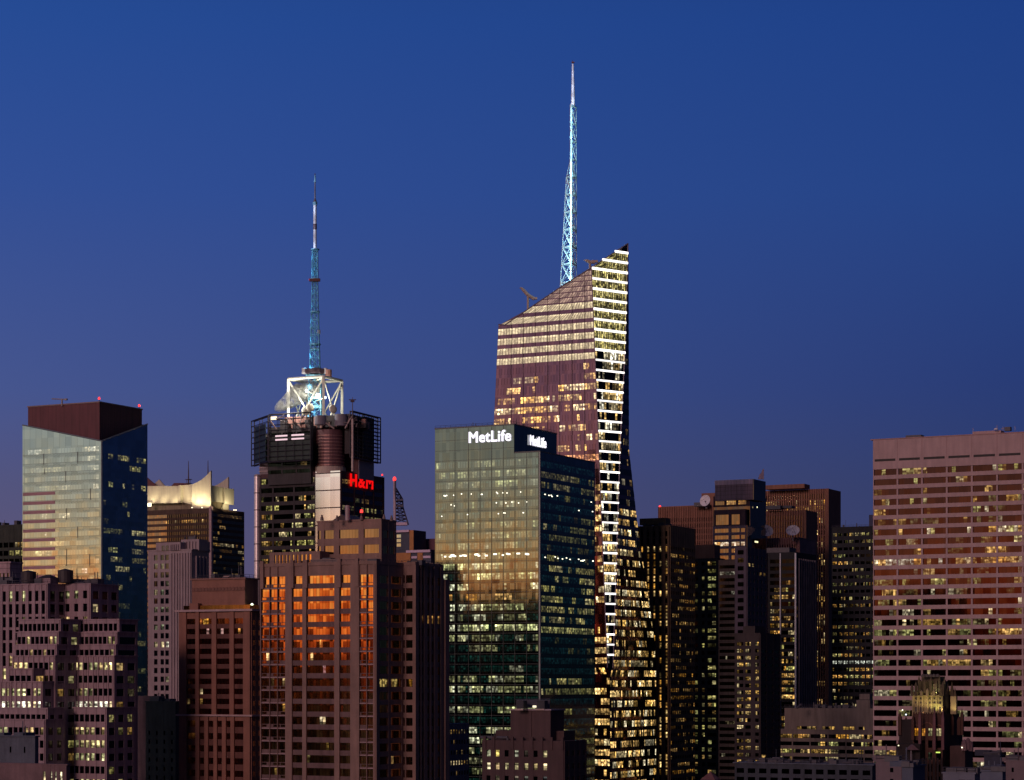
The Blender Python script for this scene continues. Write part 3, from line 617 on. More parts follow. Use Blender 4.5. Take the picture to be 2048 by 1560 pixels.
# ------------------------------------------------------------------ centre left: tower with lattice sign frames, white truss and blue mast
def media_tower():
    D = 1150; C = Vec((tx(681) * D, D, 0))
    T = Thing('mast_tower', 'dark tower with lattice sign frames, a white truss cube and a tall blue lattice mast', 'tower', C)
    dk = stone('charcoal_metal', (.05, .04, .045), .1); gl = glass('glass_black', (.03, .035, .03), mull=.08); pk = glass('glass_pink', (1.0, .84, .92), pane=(6, 17), tilt=.003, rough=.10, vlines=(6.1, .16, .25), full=True)
    rs = stone('rust_granite', (.10, .05, .055), .12)
    M = Mass(T, D, 941, xc=681, xl=521, xr=768, mat=rs)
    wl = M.wl
    s0 = along(M.C, U, 632); off = NL * .5
    # bright mirrored panel wall
    m = MB(); a = M.C + U * s0 + off; m.box(M.C + U * s0 + Z * 40, -U * s0, off, Z * (M.zt - 40 - .02)); T.part('mirrored_wall', pk, m)
    m = MB()
    for y in (944.5, 979, 1014, 1049, 1084): m.box(M.C + U * s0 + off + Z * (zz(y, D) - .45), -U * s0, NL * .06, Z * .55)
    T.part('panel_joint', plain('joint_dark', (.06, .02, .03)), m)
    # left dark glass half with stepped lit floors
    sL = wl - s0
    gw = dict(seed=90, p=.42, pal=WARM + GRN + AMB[:1], br=(.10, 1.1), run=.55, rows={1: dict(p=.05)})
    G_ = lights(nf=16, n=28, **gw)
    facade(T, M.L, -U, NL, sL, M.zt - 2, zz(952, D), 18 * D / F, 18 * D / F * .55, 16, [(.02, .22), (.25, .60), (.63, .98)], [5, 12, 11], G_, gl, wall=dk, pier=.8, dep=.5, wname='window_band', mode='window')
    M.right(957, 17.5, .5, [(.03, .30), (.33, .52), (.55, .74), (.77, .97)], 4, dict(seed=91, p=.22, pal=WARM + GRN, br=(.05, .30), run=.5), glass('glass_wine', (.30, .16, .20)), wall=rs, pier=.5, dep=.3, wname='window_band', sill=False)
    # rounded silver edge at the far left
    m = MB(); p = Vec((tx(514.5) * 1178, 1178, 0)); m.tube(p + Z * 0, p + Z * zz(951, 1178), 1.7, n=18); m.dome(p + Z * zz(951, 1178), 1.7, .8, 18, 3); T.part('silver_edge', plain('silver', (.85, .72, .74), .35, .5), m)
    m = MB()
    for y in range(953, 1150, 34): m.tube(p + Z * zz(y, 1178), p + Z * (zz(y, 1178) + .4), 1.78, n=18)
    T.part('edge_ring', plain('joint_dark', (.06, .02, .03)), m)
    # upper masses
    A = Mass(T, D + 6, 850, xc=622, xl=536, xr=655, mat=dk, z0=M.zt - 6, name='upper_block')
    A.left(862, 15, .5, 3, 4, dict(seed=92, p=.0, rows={5: dict(p=.15), 4: dict(p=.12)}, pal=AMB, br=(.1, .5)), gl, nf=6, ybot=950, wall=dk, pier=.8, dep=.3, zbot=M.zt + .2)
    A2 = Mass(T, D + 22, 866, xc=560, xl=519, xr=575, mat=stone('grey_louvre', (.26, .21, .23)), z0=M.zt - 6, name='upper_block')
    q = MB()
    for y in range(872, 945, 7): q.box(A2.L + Z * zz(y, A2.D), -U * 8, NL * .5, Z * .45)
    T.part('louvre', plain('louvre_pale', (.55, .42, .42)), q)
    B = Mass(T, D + 14, 846, xc=716, xl=640, xr=746, mat=rs, z0=M.zt - 6, name='upper_block')
    q = MB(); q.box(B.C + NR * .3 + Z * (M.zt - 3), V * B.wr, NR * .3, Z * (zz(918, D + 14) - M.zt + 3)); T.part('pale_panel', plain('grey_panel', (.30, .24, .30)), q)
    # drum with copper rings
    c = Vec((tx(661) * (D + 10), D + 10, 0)); zb, z1 = M.zt - .5, zz(858, D + 2)
    q = MB(); q.tube(c + Z * zb, c + Z * z1, 7.2, n=32); q.smooth = False; T.part('drum', plain('drum_brown', (.15, .065, .075), .5, .2), q)
    q = MB()
    for k in range(10):
        z = zz(871 + 6.6 * k, D + 3); q.tube(c + Z * z, c + Z * (z + .38), 7.45, n=32)
    T.part('drum_ring', plain('copper_ring', (.42, .22, .20), .45, .5), q)
    q = MB(); q.tube(c + Z * (M.zt - 1), c + Z * (zz(931, D)), 7.9, n=32); T.part('drum_base', plain('drum_base', (.5, .38, .33), .6), q)
    # roof deck with clutter
    dz = zz(830, D + 10); q = MB(); o = Vec((tx(690) * (D + 4), D + 4, 0)); q.box(o + Z * (zz(850, D)), U * (along(o, U, 548)), V * 22, Z * 1.0)
    q.box(o + U * 4 + V * 3 + Z * (zz(848, D)), U * 30, V * 16, Z * (dz - zz(848, D))); T.part('roof_deck', dk, q)
    rg = random.Random(4); q = MB(); q2 = MB()
    for _ in range(46):
        x = rg.uniform(545, 735); p = Vec((tx(x) * (D + rg.uniform(6, 16)), 0, 0)); p.y = D + rg.uniform(8, 20); p.x = tx(x) * p.y; p.z = zz(852, D)
        h = rg.uniform(1.5, 6.5); (q if rg.random() < .7 else q2).cbox(p, rg.uniform(.8, 4), rg.uniform(.8, 3), h)
        if rg.random() < .6: q.tube(p + Z * h, p + Z * (h + rg.uniform(.5, 2)), .15)
    T.part('rooftop_plant', dk, q); T.part('rooftop_plant', plain('rust_clutter', (.38, .19, .16)), q2)
    q = MB(); p = Vec((tx(595) * (D + 18), D + 18, zz(838, D))); q.cbox(p, 13, 4, 3.0); T.part('roof_box', plain('rust_clutter', (.38, .19, .16)), q)
    for x, w, y0, y1 in ((641, 6, 850, 832), (682, 6.5, 852, 829)):
        q = MB(); p = Vec((tx(x) * (D + 3), D + 3, zz(y0, D + 3))); q.tube(p, p + Z * ((y0 - y1) / F * D), w * .5, n=18); T.part('cooling_tower', plain('tower_pale', (.45, .28, .26) if x > 660 else (.22, .19, .24)), q)
    # lattice sign frames
    fm = plain('frame_black', (.035, .028, .04), .5)
    def frame(o, d, W, z0, z1, nx, nz, r=.32, deep=None, label=None, panel=None):
        q = MB(); n = Vec((d.y, -d.x, 0)); deep = deep or 1.6
        for bk in (0, deep):
            for i in range(nx + 1): a = o + d * (W * i / nx) - n * bk; q.tube(a + Z * z0, a + Z * z1, r if i in (0, nx) else r * .55, n=6, cap=False)
            for i in range(nz + 1): zq = z0 + (z1 - z0) * i / nz; q.tube(o - n * bk + Z * zq, o + d * W - n * bk + Z * zq, r if i in (0, nz) else r * .55, n=6, cap=False)
        for i in range(nx + 1):
            for j in range(nz + 1):
                a = o + d * (W * i / nx) + Z * (z0 + (z1 - z0) * j / nz); q.tube(a, a - n * deep, r * .5, n=5, cap=False)
        ob = T.part('sign_frame', fm, q)
        if panel:
            q = MB(); a = o - n * (deep * .5); q.box(a + d * (W * panel[0]) + Z * (z0 + (z1 - z0) * panel[2]), d * (W * (panel[1] - panel[0])), -n * .4, Z * ((z1 - z0) * (panel[3] - panel[2])))
            T.part('sign_panel', plain('sign_back', (.02, .035, .035), .5), q, parent=ob)
        return ob
    o = Vec((tx(537.5) * (D + 31), D + 31, 0)); W = along(o, -U, 621)
    # front frame parallel to the left face
    fo = Vec((tx(621) * (D - 3), D - 3, 0)); W = along(fo, U, 538); o = fo + U * W
    frame(o, -U, W, zz(920, fo.y), zz(824, fo.y), 5, 9, panel=(.02, .98, .03, .50))
    q = MB(); q2 = MB()
    for i, (xa, xb) in enumerate(((.17, .46), (.56, .86))):
        for y in (866, 873.5): q.box(o - U * (W * xa) + NL * .5 + Z * (zz(y + 4.2, fo.y)), -U * (W * (xb - xa)), NL * .2, Z * .8)
    T.part('light_bar', plain('bar_lit', (.8, .7, .8), emit=(1, .72, .78), es=.75), q)
    q = MB(); q.cbox(o - U * (W * .12) + Z * zz(835, fo.y), 3.2, 1, 1.6); T.part('floodlight', plain('flood_cream', (.7, .6, .4), emit=(1, .82, .55), es=1.6), q)
    # frame at the back left, seen nearly edge on
    o = Vec((tx(536) * (D + 10), D + 10, 0)); o2 = Vec((tx(503) * (D + 36), D + 36, 0)); d = (o2 - o).normalized()
    frame(o2, -d, (o2 - o).length, zz(930, D + 30), zz(840, D + 30), 2, 8, panel=(.12, .75, .04, .85))
    # right frame along the right face
    o = Vec((tx(706) * (D + 2), D + 2, 0)); o2 = Vec((tx(761) * (D + 32), D + 32, 0)); d = (o2 - o).normalized()
    frame(o, d, (o2 - o).length, zz(918, D + 10), zz(826, D + 10), 6, 12, r=.36, panel=(.42, .82, .05, .96))
    q = MB(); q.box(o + d * 2 - NR * 3 + Z * zz(905, D), d * 16, -NR * 3, Z * (80 / F * D)); T.part('sign_core', dk, q)
    q = MB(); p = Vec((tx(705) * (D - 1), D - 1, 0)); q.tube(p + Z * zz(943, D), p + Z * zz(838, D), .55, n=8); T.part('flag_pole', plain('pole_pink', (.62, .45, .42)), q)
    q = MB(); q.tube(p + Z * zz(840, D), p + Z * zz(795, D), .35, .15, 6); q.tube(p + Z * zz(800, D) - Vec((1.8, 0, 0)), p + Z * zz(800, D) + Vec((1.8, 0, 0)), .25); q.tube(p + Z * zz(803, D) - Vec((1, 0, 0)), p + Z * zz(803, D) + Vec((1, 0, 0)), .5); T.part('antenna', plain('mast_dark', (.12, .08, .10)), q)
    rg = random.Random(9)
    for k in range(16):
        x0 = rg.choice((552, 575, 600, 634, 655, 672, 694, 712, 730)); y0 = rg.uniform(834, 856); q = MB(); q.tube(P3(x0, y0, D + rg.uniform(-1, 10)), P3(x0 + rg.uniform(-22, 22), rg.uniform(828, 858), D + rg.uniform(-1, 10)), .28, n=5); T.part('brace', plain('brace_grey', (.20, .15, .16)), q)
    for x0, y0, x1, y1 in ((541, 842, 553, 858), (652, 846, 668, 857), (690, 857, 703, 833), (672, 852, 690, 838)):
        q = MB(); q.tube(P3(x0, y0, D + 1), P3(x1, y1, D + 3), .4); T.part('brace', plain('pole_pink', (.62, .45, .42)), q)
    # letters
    cu = bpy.data.curves.new('letters', 'FONT'); cu.body = 'H&M'; cu.extrude = .12; cu.bevel_depth = .03; cu.bevel_resolution = 0; cu.shear = .0; cu.space_character = 1.15
    tmp = bpy.data.objects.new('tmp', cu); sc.collection.objects.link(tmp); bpy.context.view_layer.update()
    me = bpy.data.meshes.new_from_object(tmp.evaluated_get(bpy.context.evaluated_depsgraph_get())); bpy.data.objects.remove(tmp)
    xs = [v.co.x for v in me.vertices]; ys = [v.co.y for v in me.vertices]; w = max(xs) - min(xs); h = max(ys) - min(ys); xm, ym = min(xs), min(ys)
    W = along(M.C, V, 744) - along(M.C, V, 698); S0 = along(M.C, V, 698); H = 25.5 / F * (D + 20); zb = M.zt - H - .8
    for v in me.vertices:
        p = M.C + V * (S0 + (v.co.x - xm) / w * W) + NR * (.7 + v.co.z) + Z * (zb + (v.co.y - ym) / h * H) - T.loc; v.co = p
    me.materials.clear(); me.materials.append(plain('letters_red', (.5, .0, .0), .4, emit=(1, .004, .003), es=.95))
    so = bpy.data.objects.new('red_sign_letters', me); sc.collection.objects.link(so); so.parent = T.root
    beacon(T, M.R + Z * M.zt - V * 1 + U * .5, .4)
    # white truss cube
    tw = plain('truss_white', (.80, .78, .66), .6); Dt = D + 8; c0 = Vec((tx(647) * Dt, Dt, 0)); wl2, wr2 = along(c0, U, 577), along(c0, V, 684)
    zb, z1 = zz(830, Dt), zz(753, Dt); cs = [c0, c0 + U * wl2, c0 + U * wl2 + V * wr2, c0 + V * wr2]
    for p in cs: q = MB(); q.box(p - Vec((.65, .65, 0)) + Z * zb, Vec((1.3, 0, 0)), Vec((0, 1.3, 0)), Z * (z1 - zb)); T.part('truss_post', tw, q)
    for a, b in zip(cs, cs[1:] + cs[:1]):
        q = MB(); q.tube(a + Z * z1, b + Z * z1, .75, n=6); T.part('truss_beam', tw, q)
        for p, r_ in ((a, b), (b, a)): q = MB(); q.tube(p + Z * (z1 - .5), p.lerp(r_, .62) + Z * (zb), .42, n=6); T.part('truss_brace', tw, q)
    q = MB(); q.tube(cs[1] + Z * (z1 - .5), cs[3] + Z * (z1 - .5), .4, n=6); q.tube(cs[0] + Z * (z1 - .5), cs[2] + Z * (z1 - .5), .4, n=6); T.part('truss_beam', tw, q)
    # mast: four square lattice stages, then tubes
    mc = c0 + U * wl2 * .5 + V * wr2 * .5; mc.x = tx(630) * mc.y; Dm = mc.y
    bl = plain('mast_teal', (.16, .40, .55), .45); wh = plain('mast_white', (.75, .75, .80), .5)
    def stage(y0, y1, w0, w1, n, r=.28):
        q = MB(); za, zb_ = zz(y0, Dm), zz(y1, Dm)
        cn = [(-1, -1), (1, -1), (1, 1), (-1, 1)]
        def pt(k, t): w = (w0 + (w1 - w0) * t) / 2; return mc + Vec((cn[k][0] * w, cn[k][1] * w, za + (zb_ - za) * t))
        for k in range(4): q.tube(pt(k, 0), pt(k, 1), r, n=6, cap=False)
        for i in range(n):
            t0, t1 = i / n, (i + 1) / n
            for k in range(4):
                q.tube(pt(k, t0), pt((k + 1) % 4, t1), r * .6, n=4, cap=False); q.tube(pt((k + 1) % 4, t0), pt(k, t1), r * .6, n=4, cap=False); q.tube(pt(k, t1), pt((k + 1) % 4, t1), r * .7, n=4, cap=False)
        q.tube(mc + Z * za, mc + Z * zb_, r * 1.5, n=6); T.part('mast_stage', bl, q)
    stage(840, 750, 6.6, 5.8, 4, .26); stage(750, 700, 5.2, 4.6, 3, .22); stage(700, 625, 4.4, 3.6, 5, .20); stage(625, 563, 3.4, 2.8, 5, .20); stage(561, 502, 2.9, 2.6, 4, .30)
    for y, w, h in ((748, 11, 2.4), (757, 8, 1.6), (741, 7, 1.2), (700, 4.8, .8), (690, 6, .6), (625, 5.2, .5), (561, 5.6, .9), (500, 4.6, .5), (780, 8, 1), (800, 8.5, 1), (818, 8.5, 1.4)):
        q = MB(); q.tube(mc + Z * zz(y, Dm), mc + Z * (zz(y, Dm) + h), w / 2, n=12); T.part('mast_platform', bl if y != 748 else plain('mast_dark', (.12, .08, .10)), q)
    for ya, yb, r0, r1, mt in ((500, 459, .85, .85, wh), (459, 448, 1.0, 1.0, plain('mast_dark', (.12, .08, .10))), (448, 410, .85, .85, wh), (410, 404, 1.2, 1.2, bl), (404, 398, 1.0, .5, plain('mast_dark', (.12, .08, .10))), (398, 365, .4, .3, plain('tube_dim', (.20, .20, .25))), (365, 350, .55, .3, bl), (350, 346, .3, .1, plain('mast_dark', (.12, .08, .10)))):
        q = MB(); q.tube(mc + Z * zz(ya, Dm), mc + Z * zz(yb, Dm), r0, r1, 12); T.part('mast_tube', mt, q)
    q = MB(); q.tube(mc + Vec((-2.2, -1, zz(562, Dm))), mc + Vec((-2.2, -1, zz(558, Dm))), .8); T.part('mast_lamp', plain('beacon_red', (.4, .02, .02)), q)
    q = MB(); q.cbox(mc + Vec((0, -1.8, zz(564, Dm))), 5.6, 2, 1.4, Vec((1, 0, 0))); T.part('mast_ring', plain('ring_rust', (.12, .03, .03)), q)
    for x, y, r_, mt in ((608, 742, 1.5, wh), (651, 742, 1.4, wh), (657, 748, 2.2, plain('rust_clutter', (.38, .19, .16))), (638, 664, 1.0, wh), (614, 752, .9, bl), (621, 655, .5, bl)):
        q = MB(); p = P3(x, y, Dm - 1); q.tube(p - Z * r_, p + Z * r_, r_ * .8, n=10); T.part('antenna_drum', mt, q)
        q = MB(); q.tube(p, Vec((mc.x, mc.y, p.z - .5)), .2, n=4); T.part('antenna_arm', bl, q)
    for x, y, r_ in ((613, 782, .7), (636, 791, 1.2), (650, 795, .7)):
        q = MB(); p = P3(x, y, Dm - 9); q.dome(p, r_, r_, 10, 4, Vec((0, -1, 0))); T.part('floodlight', plain('flood_white', (.5, .5, .5), emit=(.9, 1, .95), es=5), q)
        q = MB(); q.tube(p, Vec((mc.x, mc.y, p.z - 1)), .2, n=4); T.part('lamp_arm', tw, q)
    for x, y in ((666, 818), (611, 822), (620, 815)):
        q = MB(); p = P3(x, y, Dt + 3); q.dome(p, 2.3, .9, 14, 4, Vec((.5, -.8, .2)).normalized()); q.tube(p, p - Z * 3.5, .2); T.part('dish', plain('dish_cream', (.6, .55, .45)), q)
    for x, y, pw in ((636, 792, 4200), (613, 786, 2200), (650, 797, 2200)): lamp('POINT', P3(x, y, Dm - 8), pw, (1, .97, .78), .5, T)
    for y, pw in ((828, 900), (775, 900), (738, 420), (712, 300), (680, 260), (645, 240), (612, 200), (583, 200), (545, 420), (515, 330)):
        lamp('POINT', mc + Vec((-2.6, -3.6, zz(y, Dm))), pw, (.20, .66, 1.0), .3, T)
    for y, pw in ((492, 420), (455, 300), (420, 420), (395, 160), (360, 260)): lamp('POINT', mc + Vec((-2.0, -3.2, zz(y, Dm))), pw, (.55, .72, 1.0), .3, T)
    T.finish()
    return P3(583, 815, D + 6), Dm
st_p, st_D = media_tower()
def steam():
    m, nt = new_mat('steam'); v = N(nt, 'ShaderNodeVolumePrincipled'); g = N(nt, 'ShaderNodeNewGeometry'); tcx = N(nt, 'ShaderNodeTexCoord')
    n = N(nt, 'ShaderNodeTexNoise'); n.inputs['Scale'].default_value = .30; n.inputs['Detail'].default_value = 4; nt.links.new(tcx.outputs['Object'], n.inputs[0])
    nt.links.new(math_(nt, 'MULTIPLY', math_(nt, 'SUBTRACT', n.outputs[0], .40, True), 5.0), v.inputs['Density']); v.inputs['Color'].default_value = (.95, .93, .88, 1); v.inputs['Anisotropy'].default_value = .2
    o_ = N(nt, 'ShaderNodeOutputMaterial'); nt.links.new(v.outputs[0], o_.inputs['Volume'])
    q = MB(); b = P3(553, 820, 1168)
    # one plume drifting up to the right
    rings = []
    import_pts = ((-1, .5, 1.0), (1, 1.5, 2.6), (4.5, 3.5, 3.8), (8, 6.5, 5.2), (11.5, 8.5, 5.6), (15, 9.5, 4.8), (19, 10.5, 3.6), (23, 11.5, 1.4))
    for x, z, r in import_pts:
        rings.append([b + Vec((x + .35 * r * math.cos(k * math.pi / 6) * -.6, r * .8 * math.sin(k * math.pi / 6), z + r * math.cos(k * math.pi / 6))) for k in range(12)])
    for a, c in zip(rings, rings[1:]):
        for k in range(12): l = (k + 1) % 12; q.quad([a[k].copy(), a[l].copy(), c[l].copy(), c[k].copy()])
    q.quad([p.copy() for p in rings[0][::-1]]); q.quad([p.copy() for p in rings[-1]])
    o = q.build('steam', m, None, b); import bmesh; bm = bmesh.new(); bm.from_mesh(o.data); bmesh.ops.remove_doubles(bm, verts=bm.verts, dist=.001); bmesh.ops.recalc_face_normals(bm, faces=bm.faces); bm.to_mesh(o.data); bm.free(); o.location = b; o['kind'] = 'stuff'; o['label'] = 'pale steam drifting from the dark roof beside the white truss'
    lamp('POINT', b + Vec((5, -12, 4)), 20000, (1, .96, .85), .8)  # added fill lamp without a fixture, only to brighten the steam
steam()

# ------------------------------------------------------------------ triangular lattice mast and the block of coloured boxes beneath it
def lattice_mast():
    D = 1120; b = P3(790, 1050, D); T = Thing('lattice_mast', 'dark triangular lattice mast with a red lamp left of the green glass tower', 'mast', b)
    pk = plain('mast_pink', (.60, .45, .52)); dk = plain('mast_dark2', (.10, .09, .14))
    q = MB(); q.box(P3(786.5, 1050, D), Vec((1.1, 0, 0)), Vec((0, 1.2, 0)), Z * ((1050 - 961) / F * D)); T.part('front_leg', pk, q)
    q = MB(); pts = [(789.5, 960), (791, 975), (805, 998), (806, 1015), (817, 1050)]
    for a, c in zip(pts, pts[1:]): q.tube(P3(a[0], a[1], D + 5), P3(c[0], c[1], D + 5), .42, n=6)
    q.tube(P3(790.5, 960, D), P3(790.5, 1050, D + 1), .5, n=6); T.part('rear_leg', dk, q)
    q = MB(); ys = list(range(968, 1052, 7))
    def xr(y):
        for a, c in zip(pts, pts[1:]):
            if a[1] <= y <= c[1]: return a[0] + (c[0] - a[0]) * (y - a[1]) / (c[1] - a[1])
        return 817
    for i, (y, y2) in enumerate(zip(ys, ys[1:])):
        q.tube(P3(791, y, D), P3(xr(y2), y2, D + 5), .2, n=4); q.tube(P3(xr(y), y, D + 5), P3(791, y2, D), .2, n=4); q.tube(P3(791, y, D), P3(xr(y), y, D + 5), .26, n=4)
    T.part('lattice', dk, q)
    q = MB(); q.cbox(P3(800, 1002, D + 2), 3.2, 3, .9, Vec((1, 0, 0))); q.cbox(P3(800, 1014, D + 2), 3.4, 3, .9, Vec((1, 0, 0))); T.part('platform', dk, q)
    q = MB(); q.dome(P3(789, 957, D), .8, .9, 10, 4); q.tube(P3(789, 961, D), P3(789, 957, D), .8, n=8); T.part('beacon_lamp', plain('beacon_red', (.4, .02, .02)), q)
    T.finish()
    D = 1080; T = Thing('boxy_building', 'building of stacked dark and orange-panelled boxes with pale lilac bands beneath the lattice mast', 'building', (tx(822) * D, D, 0))
    og = plain('orange_panel', (.50, .20, .06), .6); dk = plain('navy_panel', (.05, .05, .09), .5); li = plain('lilac_band', (.72, .52, .68), .6)
    M = Mass(T, D, 1099, xc=862, xl=775, xr=880, mat=dk); M2 = Mass(T, D + 4, 1060, xc=828, xl=776, xr=852, mat=dk, z0=M.zt, name='upper_box')
    q = MB(); s = along(M2.C, U, 820); q.box(M2.C + Z * M.zt, U * s, NL * .5, Z * (M2.zt - M.zt - .05)); T.part('orange_panel', og, q)
    q = MB(); a, c = along(M2.C, U, 792), along(M2.C, U, 820); q.box(M2.C + U * c + Z * (zz(1064, M2.D)), U * (a - c), NL * 1.2, Z * 1.1); T.part('lilac_band', li, q)
    q = MB(); q.box(M.C + Z * (M.zt - 1.3), U * along(M.C, U, 814), NL * 1.0, Z * 1.2); T.part('lilac_band', li, q)
    for x0, x1, mt, y0, y1 in ((776, 822, og, 1104, 1130), (836, 846, og, 1104, 1130)):
        q = MB(); a, c = along(M.C, U, x0), along(M.C, U, x1); q.box(M.C + U * c + Z * zz(y1, D), U * (a - c), NL * .5, Z * ((y1 - y0) / F * D)); T.part('orange_panel', mt, q)
    for x0, x1 in ((824, 835), (847, 862)):
        q = MB(); a, c = along(M.C, U, x0), along(M.C, U, x1); q.box(M.C + U * (c + .1) + Z * zz(1116, D), U * (a - c), NL * .4, Z * 1.1); T.part('lilac_band', li, q)
    q = MB(); q.cbox(P3(800, 1051, D + 8), 7, 4, 1.4, Vec((1, 0, 0))); T.part('roof_base', li, q)
    Mass(T, D + 16, 1077, xc=872, xl=835, xr=895, mat=plain('wine_panel', (.14, .05, .08)), z0=M.zt, name='upper_box')
    M2.left(1068, 9, .7, [(.08, .30), (.34, .5)], 2, dict(seed=2, p=.2, pal=[(.3, .4, .7)], br=(.2, .3)), glass('glass_navy', (.35, .55, .85)), nf=3, ybot=1095, zbot=M.zt)
    T.finish()
lattice_mast()

# ------------------------------------------------------------------ centre: green glass tower with the white letters
def letters_tower():
    D = 850; C = Vec((tx(1080) * D, D, 0))
    T = Thing('glass_office_tower', 'green-grey glass office tower with white glowing letters at its top', 'tower', C)
    gl = glass('glass_olive', (.36, .39, .36), pane=(1.55, 3.91), tilt=.008, mull=.05, vlines=(1.55, .20, .10))
    gr = glass('glass_olive', ())
    lw = glass('glass_olive_room', (.47, .50, .46), pane=(1.55, 3.91), tilt=.008, mull=.07)
    M = Mass(T, D, 904, xc=1080, xl=870, xr=1190, mat=gl)
    # right face skin
    m = MB(); m.quad([M.C + NR * .02, M.R + NR * .02, M.R + NR * .02 + Z * M.zt, M.C + NR * .02 + Z * M.zt]); T.part('side_glass', gr, m)
    s1 = along(M.C, U, 1028); c1 = M.C + U * s1; wr1 = 0
    for x in (1113.5,): wr1 = along(c1, V, x)
    TB = Mass(T, 0, 850, C=c1, wl=M.wl - s1, wr=wr1, mat=gl, z0=M.zt, name='upper_wall')
    m = MB(); m.quad([TB.C + NR * .02 + Z * (M.zt + .01), TB.R + NR * .02 + Z * (M.zt + .01), TB.R + NR * .02 + Z * TB.zt, TB.C + NR * .02 + Z * TB.zt]); T.part('upper_side_glass', gl, m)
    pitch = 20.75; fh = pitch * D / F; nf = 33
    sn = M.wl - along(M.C, U, 912)
    fn = sn / M.wl
    rows = {0: dict(p=.30, br=(.08, .5)), 1: dict(p=.72, br=(.12, .42)), 2: dict(p=.7, br=(.12, .40)), 3: dict(p=.05), 4: dict(p=.10), 5: dict(p=.06), 6: dict(p=.45, br=(.05, .26)), 7: dict(p=.4, br=(.08, .3)), 8: dict(p=.35, br=(.05, .25)),
            9: dict(p=.65, br=(.10, .40)), 10: dict(p=.75, br=(.25, .75)), 11: dict(p=.6, br=(.25, .8)), 12: dict(p=.65, br=(.25, .8)), 13: dict(p=.7, pal=AMB, br=(.25, .9)), 14: dict(p=.85, br=(.15, .6)), 15: dict(p=.6, br=(.15, .7)), 16: dict(p=.97, br=(.4, .9)),
            17: dict(p=.7, br=(.1, .55)), 18: dict(p=.35, br=(.05, .4)), 19: dict(p=.02), 20: dict(p=.06, br=(.1, .3)), 21: dict(p=.6, br=(.2, .6)), 22: dict(p=.8, br=(.15, .65)), 23: dict(p=.0), 24: dict(p=.8, br=(.15, .6)), 25: dict(p=.0), 26: dict(p=.7, br=(.1, .6))}
    pal = [(.80, .80, .36), (.86, .84, .44), (.70, .74, .32), (.9, .92, .6)]
    bays = [(.012, fn - .012)]; k = [8]
    n = 7; a0 = fn + .012
    for j in range(7): w = (1 - .012 - a0) / 7; bays.append((a0 + j * w + .004, a0 + (j + 1) * w - .004)); k.append(4)
    G_ = lights(101, nf, sum(k), .6, pal, (.12, .55), .62, rows, off=(.003, .017, .013))  # unlit panes glow faintly teal, standing in for the dark reflected tone
    G_ = [[tuple(c * (1.45 if (i > 9 and max(g) > .03) else 1.1) for c in g) for g in r] for i, r in enumerate(G_)]
    facade(T, M.L, -U, NL, M.wl, TB.zt, zz(916, D), fh, fh * .60, nf, bays, k, G_, lw, mode='band', wname='window_band', dep=0)
    rows2 = {i: dict(p=min(1, r['p'] * 1.0), br=tuple(x * .62 for x in r.get('br', (.1, .4))), pal=GRN) for i, r in rows.items()}; rows2[0] = dict(p=.12, br=(.03, .1)); rows2[5] = dict(p=.5, br=(.03, .16)); rows2[17] = dict(p=.15, br=(.02, .08)); rows2[18] = dict(p=.2, br=(.02, .08))
    G_ = lights(102, nf, 28, .5, GRN, (.05, .30), .6, rows2, off=(.002, .010, .012))  # same faint teal glow put into the unlit side panes
    facade(T, M.C, V, NR, M.wr, M.zt, zz(921, D), fh, fh * .58, nf, [(.02, .98)], 28, G_, gr, mode='band', wname='window_band', dep=0)
    # floor lines, bay lines, corner trim
    dk = plain('mullion_grey', (.13, .14, .13), .5); q = MB()
    for i in range(-2, nf): z = zz(913, D) - i * fh; q.box(M.L - U * .05 + Z * z, -U * (M.wl - .1) if i >= 0 else -U * (TB.wl - .1), NL * .08, Z * .10)
    for i in range(nf): z = zz(918, D) - i * fh; q.box(M.C + V * .05 + Z * z, V * (M.wr - .1), NR * .08, Z * .10)
    for j, b in enumerate(bays):
        s = M.wl * b[1] + .05; q.box(M.L - U * s + NL * .01, -U * .10, NL * .10, Z * ((TB.zt if s < TB.wl else M.zt) - .1))
    T.part('mullion', dk, q)
    q = MB(); q.box(M.C + (NL + NR) * .12, U * .5, V * .5, Z * (M.zt + .3)); T.part('corner_trim', plain('trim_grey', (.34, .36, .34), .5, .3), q)
    q = MB(); q.box(TB.C + (NL + NR) * .15 + Z * (TB.zt + .003), U * (TB.wl + .3), V * (TB.wr + .3), Z * .5); q.box(M.C + (NL + NR) * .15 + Z * (M.zt + .003), U * (s1 - .2), V * (M.wr + .3), Z * .5); T.part('parapet', plain('trim_dim', (.16, .17, .16), .6), q)
    TB.plant(8, 10, DK_ROOF, 2.2); roof_life(TB, 4, n=10, h=2)
    # ceiling lamps seen through the glass
    rg = random.Random(7); q = MB()
    for i, cnt, sz in ((3, 14, .42), (4, 7, .40), (5, 6, .40), (9, 22, .55)):
        z = zz(916, D) - i * fh - fh * .25
        for _ in range(cnt):
            s = rg.uniform(.04, .99) * M.wl; w = sz * rg.uniform(.8, 1.5) * (1.9 if i == 9 else 1); q.box(M.L - U * s + NL * .04 + Z * (z + rg.uniform(-.35, .25)), -U * w, NL * .02, Z * sz)
    for i, cnt in ((3, 6), (4, 2), (9, 13)):
        z = zz(921, D) - i * fh - fh * .2
        for _ in range(cnt):
            s = rg.uniform(.05, .96) * M.wr; q.box(M.C + V * s + NR * .05 + Z * (z + rg.uniform(-.5, .2)), V * 1.1, NR * .02, Z * .38)
    T.part('ceiling_lamps', plain('ceiling_lamp', (.8, .8, .7), emit=(1, .95, .72), es=2.2), q)
